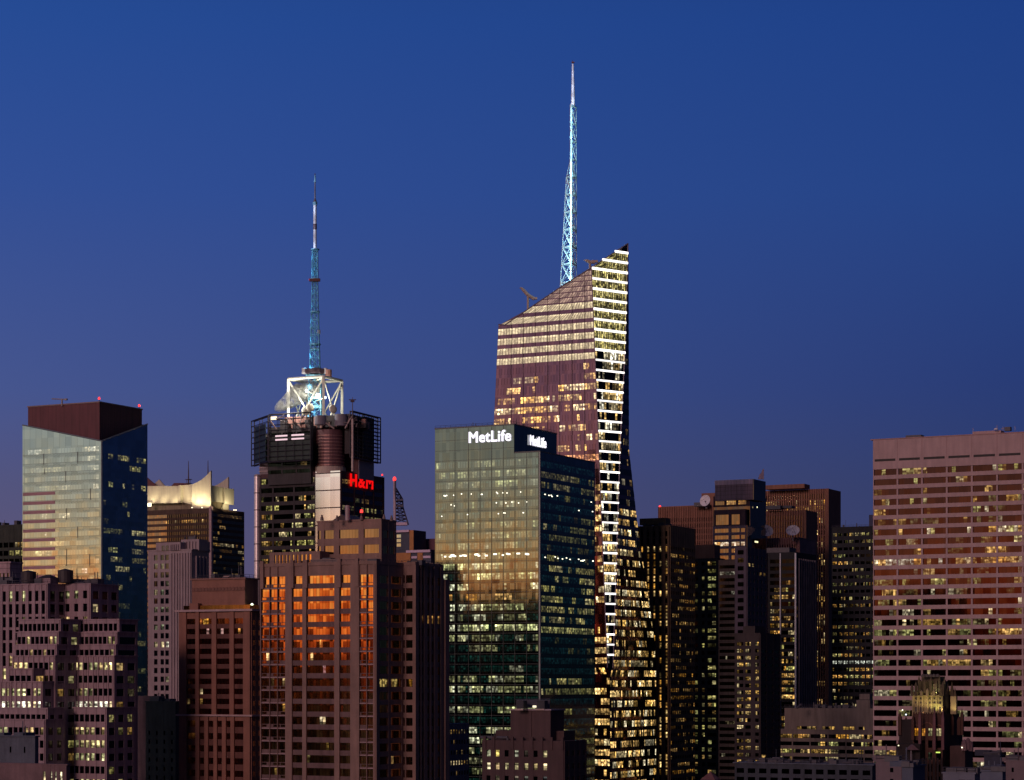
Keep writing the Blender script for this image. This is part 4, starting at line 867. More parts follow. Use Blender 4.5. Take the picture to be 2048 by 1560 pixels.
    # white letters, one sign per face
    def sign(A, d, n, s0, s1, z0, h, dx=0):
        cu = bpy.data.curves.new('letters', 'FONT'); cu.body = 'MetLife'; cu.extrude = .08; cu.bevel_depth = .016; cu.bevel_resolution = 0; cu.space_character = 1.08
        tmp = bpy.data.objects.new('tmp', cu); sc.collection.objects.link(tmp); bpy.context.view_layer.update()
        me = bpy.data.meshes.new_from_object(tmp.evaluated_get(bpy.context.evaluated_depsgraph_get())); bpy.data.objects.remove(tmp)
        xs = [v.co.x for v in me.vertices]; ys = [v.co.y for v in me.vertices]; w = max(xs) - min(xs); hh = max(ys) - min(ys); xm, ym = min(xs), min(ys)
        for v in me.vertices: v.co = A + d * (s0 + (v.co.x - xm) / w * (s1 - s0)) + n * (.5 + v.co.z * 2) + Z * (z0 + (v.co.y - ym) / hh * h) - T.loc
        me.materials.clear(); me.materials.append(plain('letters_white', (.8, .8, .8), .4, emit=(.90, .86, 1.0), es=1.5))
        so = bpy.data.objects.new('sign_letters', me); sc.collection.objects.link(so); so.parent = T.root
    Lc = M.L
    sA = M.wl - along(M.C, U, 939); sB = M.wl - along(M.C, U, 1023)
    sign(Lc, -U, NL, sA, sB, zz(886, 863), 22.5 / F * 863)
    sA, sB = along(TB.C, V, 1058), along(TB.C, V, 1090)
    sign(TB.C, V, NR, sA, sB, zz(893.5, TB.C.y + 18), 20 / F * 880)
    q = MB(); sA, sB = along(TB.C, V, 1091), along(TB.C, V, 1113); q.box(TB.C + V * sA + NR * .3 + Z * (M.zt + .5), V * (sB - sA), NR * .3, Z * .5); T.part('light_strip', plain('letters_white', (.8, .8, .8)), q)
    T.finish()
letters_tower()

# ------------------------------------------------------------------ centre: crystal tower with slanted roof, light strips and lattice spire
def crystal_tower():
    D = 1040.0; C = Vec((tx(1220) * D, D, 0))
    T = Thing('crystal_tower', 'tallest tower, faceted purple glass with slanted roof, white light strips and a blue-lit spire', 'tower', C)
    sl = along(C, U, 985); sr = along(C, V, 1312)
    def onL(x, y=None): t = along(C, U, x); p = C + U * t; return p if y is None else Vec((p.x, p.y, zz(y, p.y)))
    def onR(x, y=None): t = along(C, V, x); p = C + V * t; return p if y is None else Vec((p.x, p.y, zz(y, p.y)))
    def poly(pts):
        """height -> point, pts from low to high"""
        def f(z):
            if z <= pts[0].z: return Vec((pts[0].x, pts[0].y, z))
            for a, b in zip(pts, pts[1:]):
                if z <= b.z: t = (z - a.z) / max(1e-6, b.z - a.z); q = a.lerp(b, t); q.z = z; return q
            return Vec((pts[-1].x, pts[-1].y, z))
        return f
    TL, TR = onL(1183, 535), onR(1256, 487)
    slope = [onL(1010, 650), onL(1060, 616), onL(1122, 574), TL]
    E0 = poly([onL(985, 1700), onL(985, 900), onL(990, 800), onL(997, 649)] + slope)
    E1 = poly([onL(1219.7, 1700), onL(1219.5, 1345), onL(1215, 1335), TL])
    E2 = poly([onR(1220.3, 1700), onR(1220.5, 1345), onR(1226, 1335), onR(1240, 900), onR(1250, 700), TR])
    E1t = poly([onL(1219.7, 1700), onL(1219.5, 1345), onL(1215, 1335), TL, TR])
    E3 = poly([onR(1312, 1700), onR(1312, 1300), onR(1290, 1150), onR(1275, 1050), onR(1258, 900), onR(1257, 488)])
    pu = glass('glass_purple', (.46, .18, .25), pane=(1.5, 4.5), tilt=.02, vlines=(1.5, .18, .10)); pd = pu
    blk = glass('glass_fin', (.10, .09, .10), pane=(1.2, 4.5), tilt=.02, mull=.10)
    roomL = glass('glass_purple_room', (.46, .18, .25), pane=(1.5, 4.5), tilt=.02, mull=.09); roomF = glass('glass_purple_lit', (.40, .18, .22), pane=(1.5, 4.5), tilt=.02, mull=.08, flat=True)
    dn = lambda d: d
    def wall(Lf, Rf, zs, n, mat, off=.0, name='glass_wall'):
        q = MB()
        for a, b in zip(zs, zs[1:]):
            p = [Lf(a), Rf(a), Rf(b), Lf(b)]
            um = [(0, a), ((p[1] - p[0]).length, a), ((p[2] - p[3]).length, b), (0, b)]
            q.quad(p, um)
        T.part(name, mat, q)
    def zlist(z0, z1, extra=()): zs = sorted({z0, z1, *[z for z in extra if z0 < z < z1]}); return zs
    ex = [p.z for p in slope] + [onL(985, 900).z, onL(990, 800).z, onL(1215, 1335).z, onL(1219.5, 1345).z, TR.z]
    exr = [onR(1226, 1335).z, onR(1240, 900).z, onR(1250, 700).z, onR(1312, 1300).z, onR(1290, 1150).z, onR(1275, 1050).z, onR(1258, 900).z, onR(1220.5, 1345).z, onL(1215, 1335).z]
    wall(E0, E1, zlist(0, TL.z, ex), NL, pu); wall(E1t, E2, zlist(0, TR.z, ex + exr), NL, blk); wall(E2, E3, zlist(0, TR.z - .2, exr), NR, pd)
    K0 = E0(0) + V * sr; K0.z = 0; zk = onL(997, 649).z
    q = MB(); R3 = C + V * sr
    Kf = lambda z: Vec((K0.x, K0.y, z)); wall(E3, Kf, zlist(0, zk, exr), NR, pd, name='rear_wall'); q.quad([E3(zk), Kf(zk), E3(TR.z - .2)]); q.quad([K0.copy(), E0(0), E0(zk), K0 + Z * zk]); T.part('rear_wall', pd, q)
    q = MB(); rf = [E0(zk)] + [p.copy() for p in slope]; kk = K0 + Z * zk
    for a, b in zip(rf, rf[1:]): q.quad([a - Z * 3, b - Z * 3, kk.copy()])
    q.quad([TL - Z * 3, TR - Z * 3, kk.copy()]); T.part('roof', plain('roof_purple', (.16, .10, .13)), q)
    # floors
    fh = 20.35 * 1044 / F; z_top = zz(603, 1044)
    def ribbon(Lf, Rf, z1, z0, pw, rowf, gl, n, name, sd, off=.06, lo=0.0, hi=1.0):
        a, b, c, d = Lf(z0), Rf(z0), Rf(z1), Lf(z1)
        if (c - d).length < 1.0 or (b - a).length < .8: return
        W = max((b - a).length, (c - d).length); q = MB(); rg = random.Random(sd); m_ = max(1, int(W / pw))
        # keep pane widths constant, anchored at the right edge
        Wb, Wt = (b - a).length, (c - d).length; row = rowf(m_)
        for j in range(m_):
            s0, s1 = j / m_, (j + 1) / m_
            if s0 < lo or s1 > hi: continue
            p = [a.lerp(b, s0), a.lerp(b, s1), d.lerp(c, s1), d.lerp(c, s0)]
            p = [v + n * off for v in p]
            q.quad(p, [(s0 * W, z0), (s1 * W, z0), (s1 * W, z1), (s0 * W, z1)], [(0, 0), (1, 0), (1, 1), (0, 1)], row[j], rg.random())
        if q.f: T.wins.append((name, gl, q, 1000 + z0))
    tan = (1, .83, .48)
    # left face: screen wall under the sloping roof (rows above y 600)
    i = 0; z = zz(536, 1044)
    for j in range(12):
        z1 = z_top + fh * (4 - j * .5) + .2; 
        if j >= 8: break
        ribbon(E0, E1, z1, z1 - fh * .40, 1.4, lambda n, jj=j: [tuple(c * random.Random(jj * 77 + q_ ).uniform(.15, .5) for c in (1, .68, .48)) for q_ in range(n)], roomF, NL, 'window_band', 300 + j)
    for r in range(52):
        z1 = z_top - r * fh; z0 = z1 - fh * .60
        if z0 < 45: break
        if r < 6:
            f = lambda n, rr=r: [tuple(c * random.Random(rr * 991 + q_).uniform(.55, .95) for c in tan) for q_ in range(n)]
            ribbon(E0, E1, z1, z0, 1.5, f, roomF, NL, 'window_band', r)
        else:
            p = {6: .25, 7: .4, 8: .45, 9: .7, 10: .7, 11: .45, 12: .75, 13: .6, 14: .7}.get(r, .65)
            if r == 15: f = lambda n: [(.95, .42, .15) if random.Random(q_).random() > .0 else (0, 0, 0) for q_ in range(n)]
            else: f = lambda n, rr=r, pp=p: lights(500 + rr, 1, n, pp, WARM + AMB[1:2], (.5, 2.2), .45)[0]
            ribbon(E0, E1, z1, z0, 1.5, f, roomL, NL, 'window_band', r)
        # right dark face
        pr = .10 if z1 > zz(1000, 1060) else .62
        f = lambda n, rr=r, pp=pr: lights(700 + rr, 1, n, pp, WARM + AMB[1:2] + CRM[:1], (.2, 1.9) if pp > .2 else (.05, .4), .42)[0]
        ribbon(E2, E3, z1 - 1.2, z0 - 1.2, 1.3, f, glass('glass_fin', ()), NR, 'window_band', 60 + r)
    # facet: louvres high up, then office floors; a white strip at each storey
    r = 0; zs = zz(504, 1052); strips = 0
    nF = Vec((TR - TL).to_tuple()); nF.z = 0; nF.normalize(); nF = Vec((nF.y, -nF.x, 0))
    lv = [(1.2, 1.0, .34), (.95, .80, .26), (1.35, 1.15, .5)]
    for r in range(44):
        zt = zs - r * fh * 1.0; a, b = E1t(zt), E2(zt)
        if zt < zz(1330, 1041): break
        if zt > TL.z: ln = a
        if (b - a).length > 1.0:
            q = MB(); e = (b - a).normalized()
            h = .80 + .20 * (r < 11)
            q.box(a + e * .1 + nF * .05, e * ((b - a).length - .2), nF * .55, Z * h)
            T.part('light_strip', plain('strip_white_%d' % (r * 7 % 4), (.8, .8, .8), .4, emit=(1.0, .95, .90), es=(1.9, 1.3, 2.3, 1.6)[r * 7 % 4]), q); strips += 1
        up = r < 10
        if up: f = lambda n, rr=r: [tuple(c * random.Random(rr * 31 + q_).uniform(.4, 1.1) for c in lv[q_ % 3]) for q_ in range(n)]
        else: f = lambda n, rr=r: lights(900 + rr, 1, n, .66, CRM + WARM[:2], (.2, 2.0), .3)[0]
        ribbon(E1t, E2, zt - .1, zt - fh * (.80 if up else .72), 1.05 if up else 1.3, f, blk, nF, 'window_band', 30 + r, off=.05)
        if up:   # vertical fins
            q = MB(); n_ = max(2, int((b - a).length / 1.05)); e = (b - a)
            for j in range(1, n_): q.box(a + e * (j / n_) - e.normalized() * .14 + nF * .06 - Z * (fh * .85), e.normalized() * .28, nF * .25, Z * (fh * .80))
            T.part('fins', plain('fin_dark', (.05, .05, .05), .5), q)
    # edges
    q = MB(); ed = plain('edge_metal', (.30, .22, .26), .4, .4)
    pts = [E0(zk)] + slope + [TR]
    for a, b in zip(pts, pts[1:]): q.tube(a, b, .32, n=6)
    for a, b in ((E1(onL(1215, 1335).z), TL),): q.tube(a, b, .28, n=6)
    q.tube(onR(1240, 900), onR(1250, 700), .3, n=6); q.tube(onR(1250, 700), TR, .3, n=6); q.tube(onR(1226, 1335), onR(1240, 900), .3, n=6)
    for a, b in zip(pts[1:], pts[2:]):   # screen mullions standing above the slope
        L_ = (b - a).length; m_ = int(L_ / 2.2)
        for j in range(m_): p = a.lerp(b, j / m_); q.tube(p - Z * 1.0, p + Z * .7, .10, n=4)
    T.part('edge_trim', ed, q)
    # dark vertical mullions on the left face every 8.6 m
    q = MB()
    for x in (1022, 1046, 1070, 1095, 1119, 1144, 1169):
        p = onL(x); zt = None
        for a, b in zip(slope, slope[1:]):
            if a.x <= p.x <= b.x: zt = a.z + (b.z - a.z) * (p.x - a.x) / (b.x - a.x)
        q.box(p + NL * .08, -U * .22, NL * .12, Z * ((zt or 280) - .2))
    T.part('mullion', plain('mullion_purple', (.12, .06, .09), .5), q)
    # spire
    Ds = 1062; sp = plain('spire_white', (.78, .82, .85), .5); c = Vec((tx(1143) * Ds, Ds, 0))
    def SP(x, y, dy=0): return Vec((tx(x) * (Ds + dy), Ds + dy, zz(y, Ds)))
    nodes = [598, 566, 529, 495, 460, 425, 390, 355, 319, 284, 248, 213]
    def lx(y): return 1121 + (566 - y) / 211 * 12 if y >= 355 else (1133 + (355 - y) / 36 * 8 if y > 319 else 1141)
    for i, (y0, y1) in enumerate(zip(nodes, nodes[1:])):
        q = MB(); lg = MB()
        A0, A1 = SP(lx(y0), y0, 0), SP(lx(y1), y1, 0); B0, B1 = SP(1153, y0, 3), SP(1153, y1, 3); C0, C1 = SP(1142, y0, -4), SP(1142, y1, -4)
        if y1 < 318: B0, B1 = SP(1152.5, y0, 2), SP(1152.5, y1, 2)
        w = 1.0 if y0 > 330 else .8
        for a, b in ((A0, A1), (B0, B1)): q.tube(a, b, .20, n=6)
        q.tube(C0, C1, (.60 if y0 > 330 else .50), n=8)
        for a, b, cc, d in ((A0, A1, C0, C1), (B0, B1, C0, C1), (A0, A1, B0, B1)):
            if a == A0 and y1 < 318 and cc == C0: continue
            q.tube(a, d, .16, n=5); q.tube(b, cc, .34 if a != B0 else .16, n=5); q.tube(b, d, .34, n=5)
        if y0 > 320:   # reflector cone at each node
            q.tube(SP(1148, y0 - 1, 0), SP(1147, y0 - 12, 0), .95, .12, 8)
        T.part('spire_section', sp, q)
        ym = (y0 + y1) / 2
        lamp('POINT', SP(lx(y0) + (1153 - lx(y0)) * .45, y0 - 5, -6), 900 if y0 > 320 else 520, (.30, .82, 1.0), .3, T)
        lamp('POINT', SP(lx(y0) + (1153 - lx(y0)) * .6, ym - 4, -6.5), 520 if y0 > 320 else 360, (.45, .85, 1.0), .3, T)
    q = MB(); q.tube(SP(1146, 213), SP(1146, 190), .95, .90, 12); q.tube(SP(1146, 190), SP(1145.6, 128), .85, .42, 12); T.part('spire_needle', sp, q)
    q = MB(); q.cbox(SP(1146, 126), 1.4, 1.0, .5, Vec((1, 0, 0))); q.tube(SP(1145, 126), SP(1145, 121), .15); T.part('spire_tip', plain('ring_rust', (.12, .03, .03)), q)
    for y, pw in ((205, 420), (175, 300), (148, 220), (128, 120)): lamp('POINT', SP(1143, y, -3.5), pw, (.62, .70, 1.0), .2, T)
    T.finish()
    # window cleaning cranes
    for i, (bx, by, tp, lab) in enumerate((((1056), 612, ((1056, 590), (1044, 577), (1041, 575), (1069, 598)), 'beige roof crane with a drooping jib on the slanted roof, left of the spire'), ((1180), 537, ((1180, 524), (1172, 521), (1170, 520), (1190, 524)), 'beige roof crane beside the lit edge, right of the spire'))):
        Dc = 1066 if i == 0 else 1052; b = P3(bx, by, Dc); X = Thing('roof_crane', lab, 'crane', b, 'cranes on the slanted roof'); pm = plain('crane_beige', (.50, .36, .30))
        q = MB(); q.tube(b - Z * 2, P3(*tp[0], Dc), .55, n=8); X.part('mast', pm, q)
        q = MB(); q.tube(P3(*tp[0], Dc), P3(*tp[1], Dc), .9, .7, n=8); q.tube(P3(*tp[1], Dc), P3(*tp[2], Dc), .55, .3); q.tube(P3(*tp[1], Dc), P3(tp[1][0] - 5, tp[1][1] - 1, Dc), .22); X.part('jib', pm, q)
        q = MB(); q.tube(P3(*tp[0], Dc), P3(*tp[3], Dc), .8, .9, n=8); q.cbox(P3(tp[3][0], tp[3][1] + 1, Dc), 2.6, 1.6, 1.0, Vec((1, 0, 0))); X.part('counterweight', pm, q)
crystal_tower()
# ------------------------------------------------------------------ front: brown apartment tower mirroring the orange sky
def apartment():
    D = 600; C = Vec((tx(752) * D, D, 0))
    T = Thing('apartment_tower', 'brown brick apartment tower whose upper windows mirror the orange sky', 'tower', C)
    st = stone('mauve_brick', (.29, .175, .15), .16, streak=.3); gl = glass('glass_apartment', (1.2, .70, .28), pane=(1.05, 3.45), tilt=.016, mull=.09, rough=.07)
    gd = gl
    A = Mass(T, D, 1128, xc=752, xl=522, xr=806, mat=st)
    f = lambda x: (x - 522) / 230.0
    bays = [(f(524), f(541)), (f(542), f(557)), (f(558), f(573.5)), (f(587), f(608)), (f(616), f(672)), (f(682), f(703.5)), (f(721), f(735)), (f(736), f(749.5))]
    k = [2, 2, 2, 3, 9, 3, 2, 2]; P = 26.0
    rg = random.Random(77); nf = 18; row = [[(0, 0, 0)] * sum(k) for _ in range(nf)]
    for i, j, c in ((6, 1, (1, .7, .3)), (6, 10, (1, .65, .25)), (5, 13, (.8, .45, .1)), (8, 5, (1, .7, .3)), (11, 13, (1, .8, .5)), (11, 14, (1, .75, .4)), (13, 15, (.25, .15, .03)), (10, 5, (.5, .25, .05)), (15, 3, (.2, .12, .03)), (8, 2, (.12, .08, .03)), (16, 14, (.1, .07, .02)), (7, 14, (.5, .3, .32)), (14, 9, (.1, .08, .03))): row[i][j] = c
    A.left(1148.5, P, .60, bays, k, row, gl, nf=nf, wall=st, pier=.5, dep=.55, sdep=.12, spmat=stone('umber_spandrel', (.17, .10, .10)))
    # small transom row of the projecting windows left and right
    tr = MB()
    for i in range(nf):
        for a, b in ((f(525), f(534)), (f(548), f(561)), (f(563), f(572)), (f(724), f(733)), (f(737), f(749))):
            if rg.random() < .85:
                z = A.z(1148.5 + 26 * i + 16.8); s0, s1 = a * A.wl, b * A.wl; m = MB(); o = A.L + NL * .16
                m.quad([o - U * s0 + Z * (z - .62), o - U * s1 + Z * (z - .62), o - U * s1 + Z * z, o - U * s0 + Z * z], [(s0, z), (s1, z), (s1, z + .6), (s0, z + .6)], [(0, 0), (1, 0), (1, 1), (0, 1)])
                T.wins.append(('transom', gl, m, 1000 - i))
    # thin pale slab edges at the projecting bays
    for side, (a, b) in enumerate(((f(523.5), f(574)), (f(720), f(750.5)))):
        q = MB()
        for i in range(nf):
            q.box(A.L - U * (a * A.wl) + NL * .1 + Z * (A.z(1148.5 + 26 * i + 25.2)), -U * ((b - a) * A.wl), NL * .22, Z * .22)
        for s in ((f(541.6), f(557.6)), (f(735.6),))[side]: q.box(A.L - U * (s * A.wl - .07) + NL * .33 + Z * A.z(1148.5 + 26 * nf), -U * .14, NL * .04, Z * (A.zt - 5 - A.z(1148.5 + 26 * nf)))
        T.part('bay_frame', plain('slab_pale', (.42, .28, .30)), q)
    A.right(1150, P, .60, [(.10, .42), (.52, .92)], 3, dict(seed=5, p=.03, pal=AMB, br=(.1, .5), rows={8: dict(p=.5, br=(.3, .6), pal=[(1, .7, .2)])}), gd, nf=nf, wall=st, pier=.5, dep=.3)
    A.post(.35, .7); A.cap(.9, .35, name='parapet'); roof_life(A, 12, n=9, h=2.2)
    for s in (0.004, .27, .39, .68, .83): q = MB(); q.box(A.L - U * (s * A.wl) + Z * (A.zt - 6), -U * 1.1, NL * .8, Z * 7.6); T.part('roof_fin', st, q)
    Bc = A.R + Z * 0; t = (Bc.x - tx(830) * Bc.y) / (-U.x * -1 * -1 if False else 1)  # corner of the second volume
    # walk from A.R along -U until image column 830
    s = along(Vec((Bc.x, Bc.y, 0)), -U, 830); c2 = A.R - U * s; c2.z = 0
    B = Mass(T, 0, 1130, C=c2, wl=s + .5, wr=along(c2, V, 884), mat=st)
    B.left(1150, P, .60, [(.05, .30), (.38, .93)], [1, 3], dict(seed=6, p=.0, rows={1: dict(p=.5, br=(.6, .9), pal=[(1, .55, .15)])}), gl, nf=nf, wall=st, pier=.5, dep=.35)
    B.right(1152, P, .60, [(.08, .16), (.20, .28), (.40, .5), (.56, .66), (.78, .9)], 1, dict(seed=9, p=.02, pal=AMB, br=(.1, .6)), gd, nf=nf, wall=st, pier=.5, dep=.5, sill=False)
    B.post(.5, .5); B.cap(.8, .3); roof_life(B, 13, n=5, h=1.6)
    c3 = c2 + V * (B.wr + .4) + NR * .9; Mass(T, 0, 1159, C=c3, wl=6, wr=along(c3, V, 899), mat=st)
    # penthouse
    Pn = Mass(T, D + 7, 1041, xc=762, xl=636, xr=791, mat=st, z0=A.zt - .5, name='penthouse')
    g = lambda x: (x - 636) / 126.0
    Pn.left(1057, 31.5, .55, [(g(637.5), g(643)), (g(650), g(669)), (g(680), g(718.5)), (g(729), g(761.5))], [1, 3, 6, 5], dict(seed=1, p=0), glass('glass_penthouse', (.52, .34, .22), pane=(1.05, 3.45), tilt=.003, mull=.05), nf=2, ybot=1128, wall=st, pier=.4, dep=.35, zbot=A.zt - .2)
    Pn.right(1060, 31, .5, [(.1, .45), (.55, .9)], 2, dict(seed=1, p=0), gd, nf=2, wall=st, pier=.4, dep=.25, zbot=A.zt)
    Pn.cap(.5, .25); Pn.post(.35, .5, z0=A.zt)
    q = MB(); gb = Pn.top(.68, .25); e1, e2 = U * 4.2, V * 4
    q.quad([gb - e1, gb + e1 * 0 + Z * 2.3, gb + e1]); bk = e2 * 2
    q.quad([gb - e1, gb - e1 + bk, gb + bk + Z * 2.3, gb + Z * 2.3]); q.quad([gb + e1, gb + Z * 2.3, gb + bk + Z * 2.3, gb + e1 + bk]); T.part('gable', plain('gable_dark', (.06, .03, .035)), q)
    q = MB(); p = P3(695, 1041, D + 10); q.tube(p, p + Z * 4.1, .65, n=12); T.part('flue', plain('flue_pink', (.42, .30, .32), .4), q)
    for x, yy in ((644, 1041), (674, 1042), (723, 1040), (768, 1040), (783, 1042)):
        q = MB(); p = P3(x, yy, D + 9); q.tube(p, p + Z * 1.0, .5, .35, 8); q.tube(p + Z * 1.0, p + Z * 1.5, .25); T.part('vent', plain('vent_brown', (.22, .15, .14)), q)
    beacon(T, P3(723, 1032, D + 8), .42)
    # low screen block on the left, deck rail
    S = Mass(T, D + 10, 1102, xc=641, xl=540, xr=660, mat=st, z0=A.zt - .5, name='roof_screen')
    S.left(1108, 22, .8, [(.10, .13), (.17, .20), (.24, .27), (.31, .34), (.38, .41), (.46, .49), (.54, .57), (.62, .66), (.70, .74), (.78, .83)], 1, dict(seed=12, p=.3, pal=AMB, br=(.2, .7)), gl, nf=1, wall=st, dep=.3, zbot=A.zt)
    q = MB(); q.box(A.L - U * (f(616) * A.wl) + V * 1.5 + Z * (A.zt + .9), -U * (f(674) * A.wl - f(616) * A.wl), V * 1.5, Z * .9); T.part('roof_vent', plain('vent_brown', (.22, .15, .14)), q)
    q = MB()
    for j in range(5):
        p = B.top(.1, .05 + .2 * j); q.cbox(p, 1.5, 1, 1.0)
    T.part('rooftop_plant', plain('vent_brown', (.22, .15, .14)), q)
    T.finish()
apartment()

# ------------------------------------------------------------------ reddish brown building with the glowing cornice
def brown_building():
    D = 640; T = Thing('brick_building', 'reddish brown pier-fronted building with an orange-lit glass cornice, left of the apartment tower', 'building', (tx(500) * D, D, 0))
    st = stone('red_brown_brick', (.30, .135, .10), .16, streak=.25); gl = glass('glass_brown', (1.0, .42, .20), pane=(1.2, 3.3), tilt=.006, mull=.12, rough=.1); dk = st
    A = Mass(T, D, 1222, xc=502, xl=360, xr=524, mat=st)
    up = [(.105, .235), (.285, .465), (.53, .715), (.775, .905)]; lo = [(.11, .235), (.29, .36), (.415, .49), (.54, .61), (.665, .73), (.78, .91)]
    rows = [[(0, 0, 0)] * 14 for _ in range(10)]
    for i, j, c in ((0, 4, (1, .5, .08)), (0, 5, (.9, .4, .05)), (0, 3, (.5, .15, .03)), (1, 5, (.75, .4, .35)), (1, 8, (.75, .42, .38)), (1, 12, (.6, .25, .05)), (7, 3, (1, .75, .4)), (8, 3, (.35, .2, .05)), (8, 0, (.12, .08, .03))): rows[i][j] = c
    A.left(1236, 20.2, .55, up, [3, 4, 4, 3], rows, gl, nf=10, wall=st, dep=.6, sdep=.15, zbot=A.z(1433), spmat=stone('dark_red_spandrel', (.15, .06, .05)))
    facade(T, A.L, -U, NL, A.wl, A.z(1434), A.z(1442), 25 * D / F, 25 * D / F * .5, 8, lo, [2, 2, 2, 2, 2, 3], lights(33, 8, 13, .02, AMB, (.2, .5)), gl, wall=st, dep=.6, sdep=.15, spmat=stone('dark_red_spandrel', ()))
    A.right(1240, 20.2, .5, 2, 1, dict(seed=3, p=.0), gl, wall=dk, pier=1.6, dep=.2)
    q = MB(); q.box(A.C + (NL + NR) * .9 + Z * A.z(1433), U * (A.wl + 1.8), V * (A.wr + 1.8), Z * .5); T.part('string_course', plain('course_pink', (.48, .33, .34)), q)
    q = MB(); q.box(A.C + (NL + NR) * 1.1 + Z * (A.zt + .003), U * (A.wl + 2.2), V * (A.wr + 2.2), Z * .6); T.part('cornice', plain('course_pink', (.48, .33, .34)), q)
    c = A.C + U * .9 + V * .8; c.z = 0; q = MB(); q.box(c + Z * (A.zt + .6), U * (A.wl - 1.6), V * (A.wr - 1), Z * 1.25); T.part('glass_rail', glass('glass_rail', (.98, .50, .16), rough=.15, tilt=.004, pane=(1.2, 9), vlines=(1.2, .3, .15)), q)
    B = Mass(T, D + 3.5, 1158, xc=490, xl=384, xr=516, mat=st, z0=A.zt + .3, name='upper_block')
    q = MB(); q.box(B.C + (NL + NR) * .4 + Z * (B.zt + .003), U * (B.wl + .8), V * (B.wr + .8), Z * .45); T.part('cornice', plain('course_brown', (.26, .12, .10)), q)
    q = MB()
    for j in range(16): p = B.L - U * (B.wl * (j + .5) / 16) + Z * (B.z(1177)); q.tube(p + NL * .0, p + NL * .25, .55, n=10)
    q.box(B.L + NL * .01 + Z * B.z(1181), -U * B.wl, NL * .2, Z * .25); T.part('frieze', plain('frieze_brown', (.20, .08, .06)), q)
    q = MB(); q.cbox(B.L - U * 2 - V * 0 + NL * 1.2 + Z * (A.zt + .6), 3, 1.6, 1.9); T.part('roof_hut', dk, q)
    for x, w in ((458, 22), (478, 22)):
        q = MB(); p = P3(x, 1157, D + 12); q.box(p - Vec((w / 2 / F * D, 0, 0)), Vec((w / F * D * .9, 0, 0)), Vec((0, 3, 0)), Z * .75); T.part('skylight', plain('skylight_pink', (.85, .55, .5), .4), q)
    beacon_ = MB(); p = P3(504, 1210, D + 1.2); beacon_.dome(p, .35, .5, 10, 4); T.part('wall_lamp', plain('lamp_cream', (.7, .7, .6), emit=(.9, 1, .7), es=4), beacon_)
    lamp('POINT', p + Vec((-.6, -1.2, .3)), 22, (.85, 1, .6), .3, T); B.plant(8, 4, DK_ROOF, 2); roof_life(B, 14, n=8, h=1.8); T.finish()
brown_building()

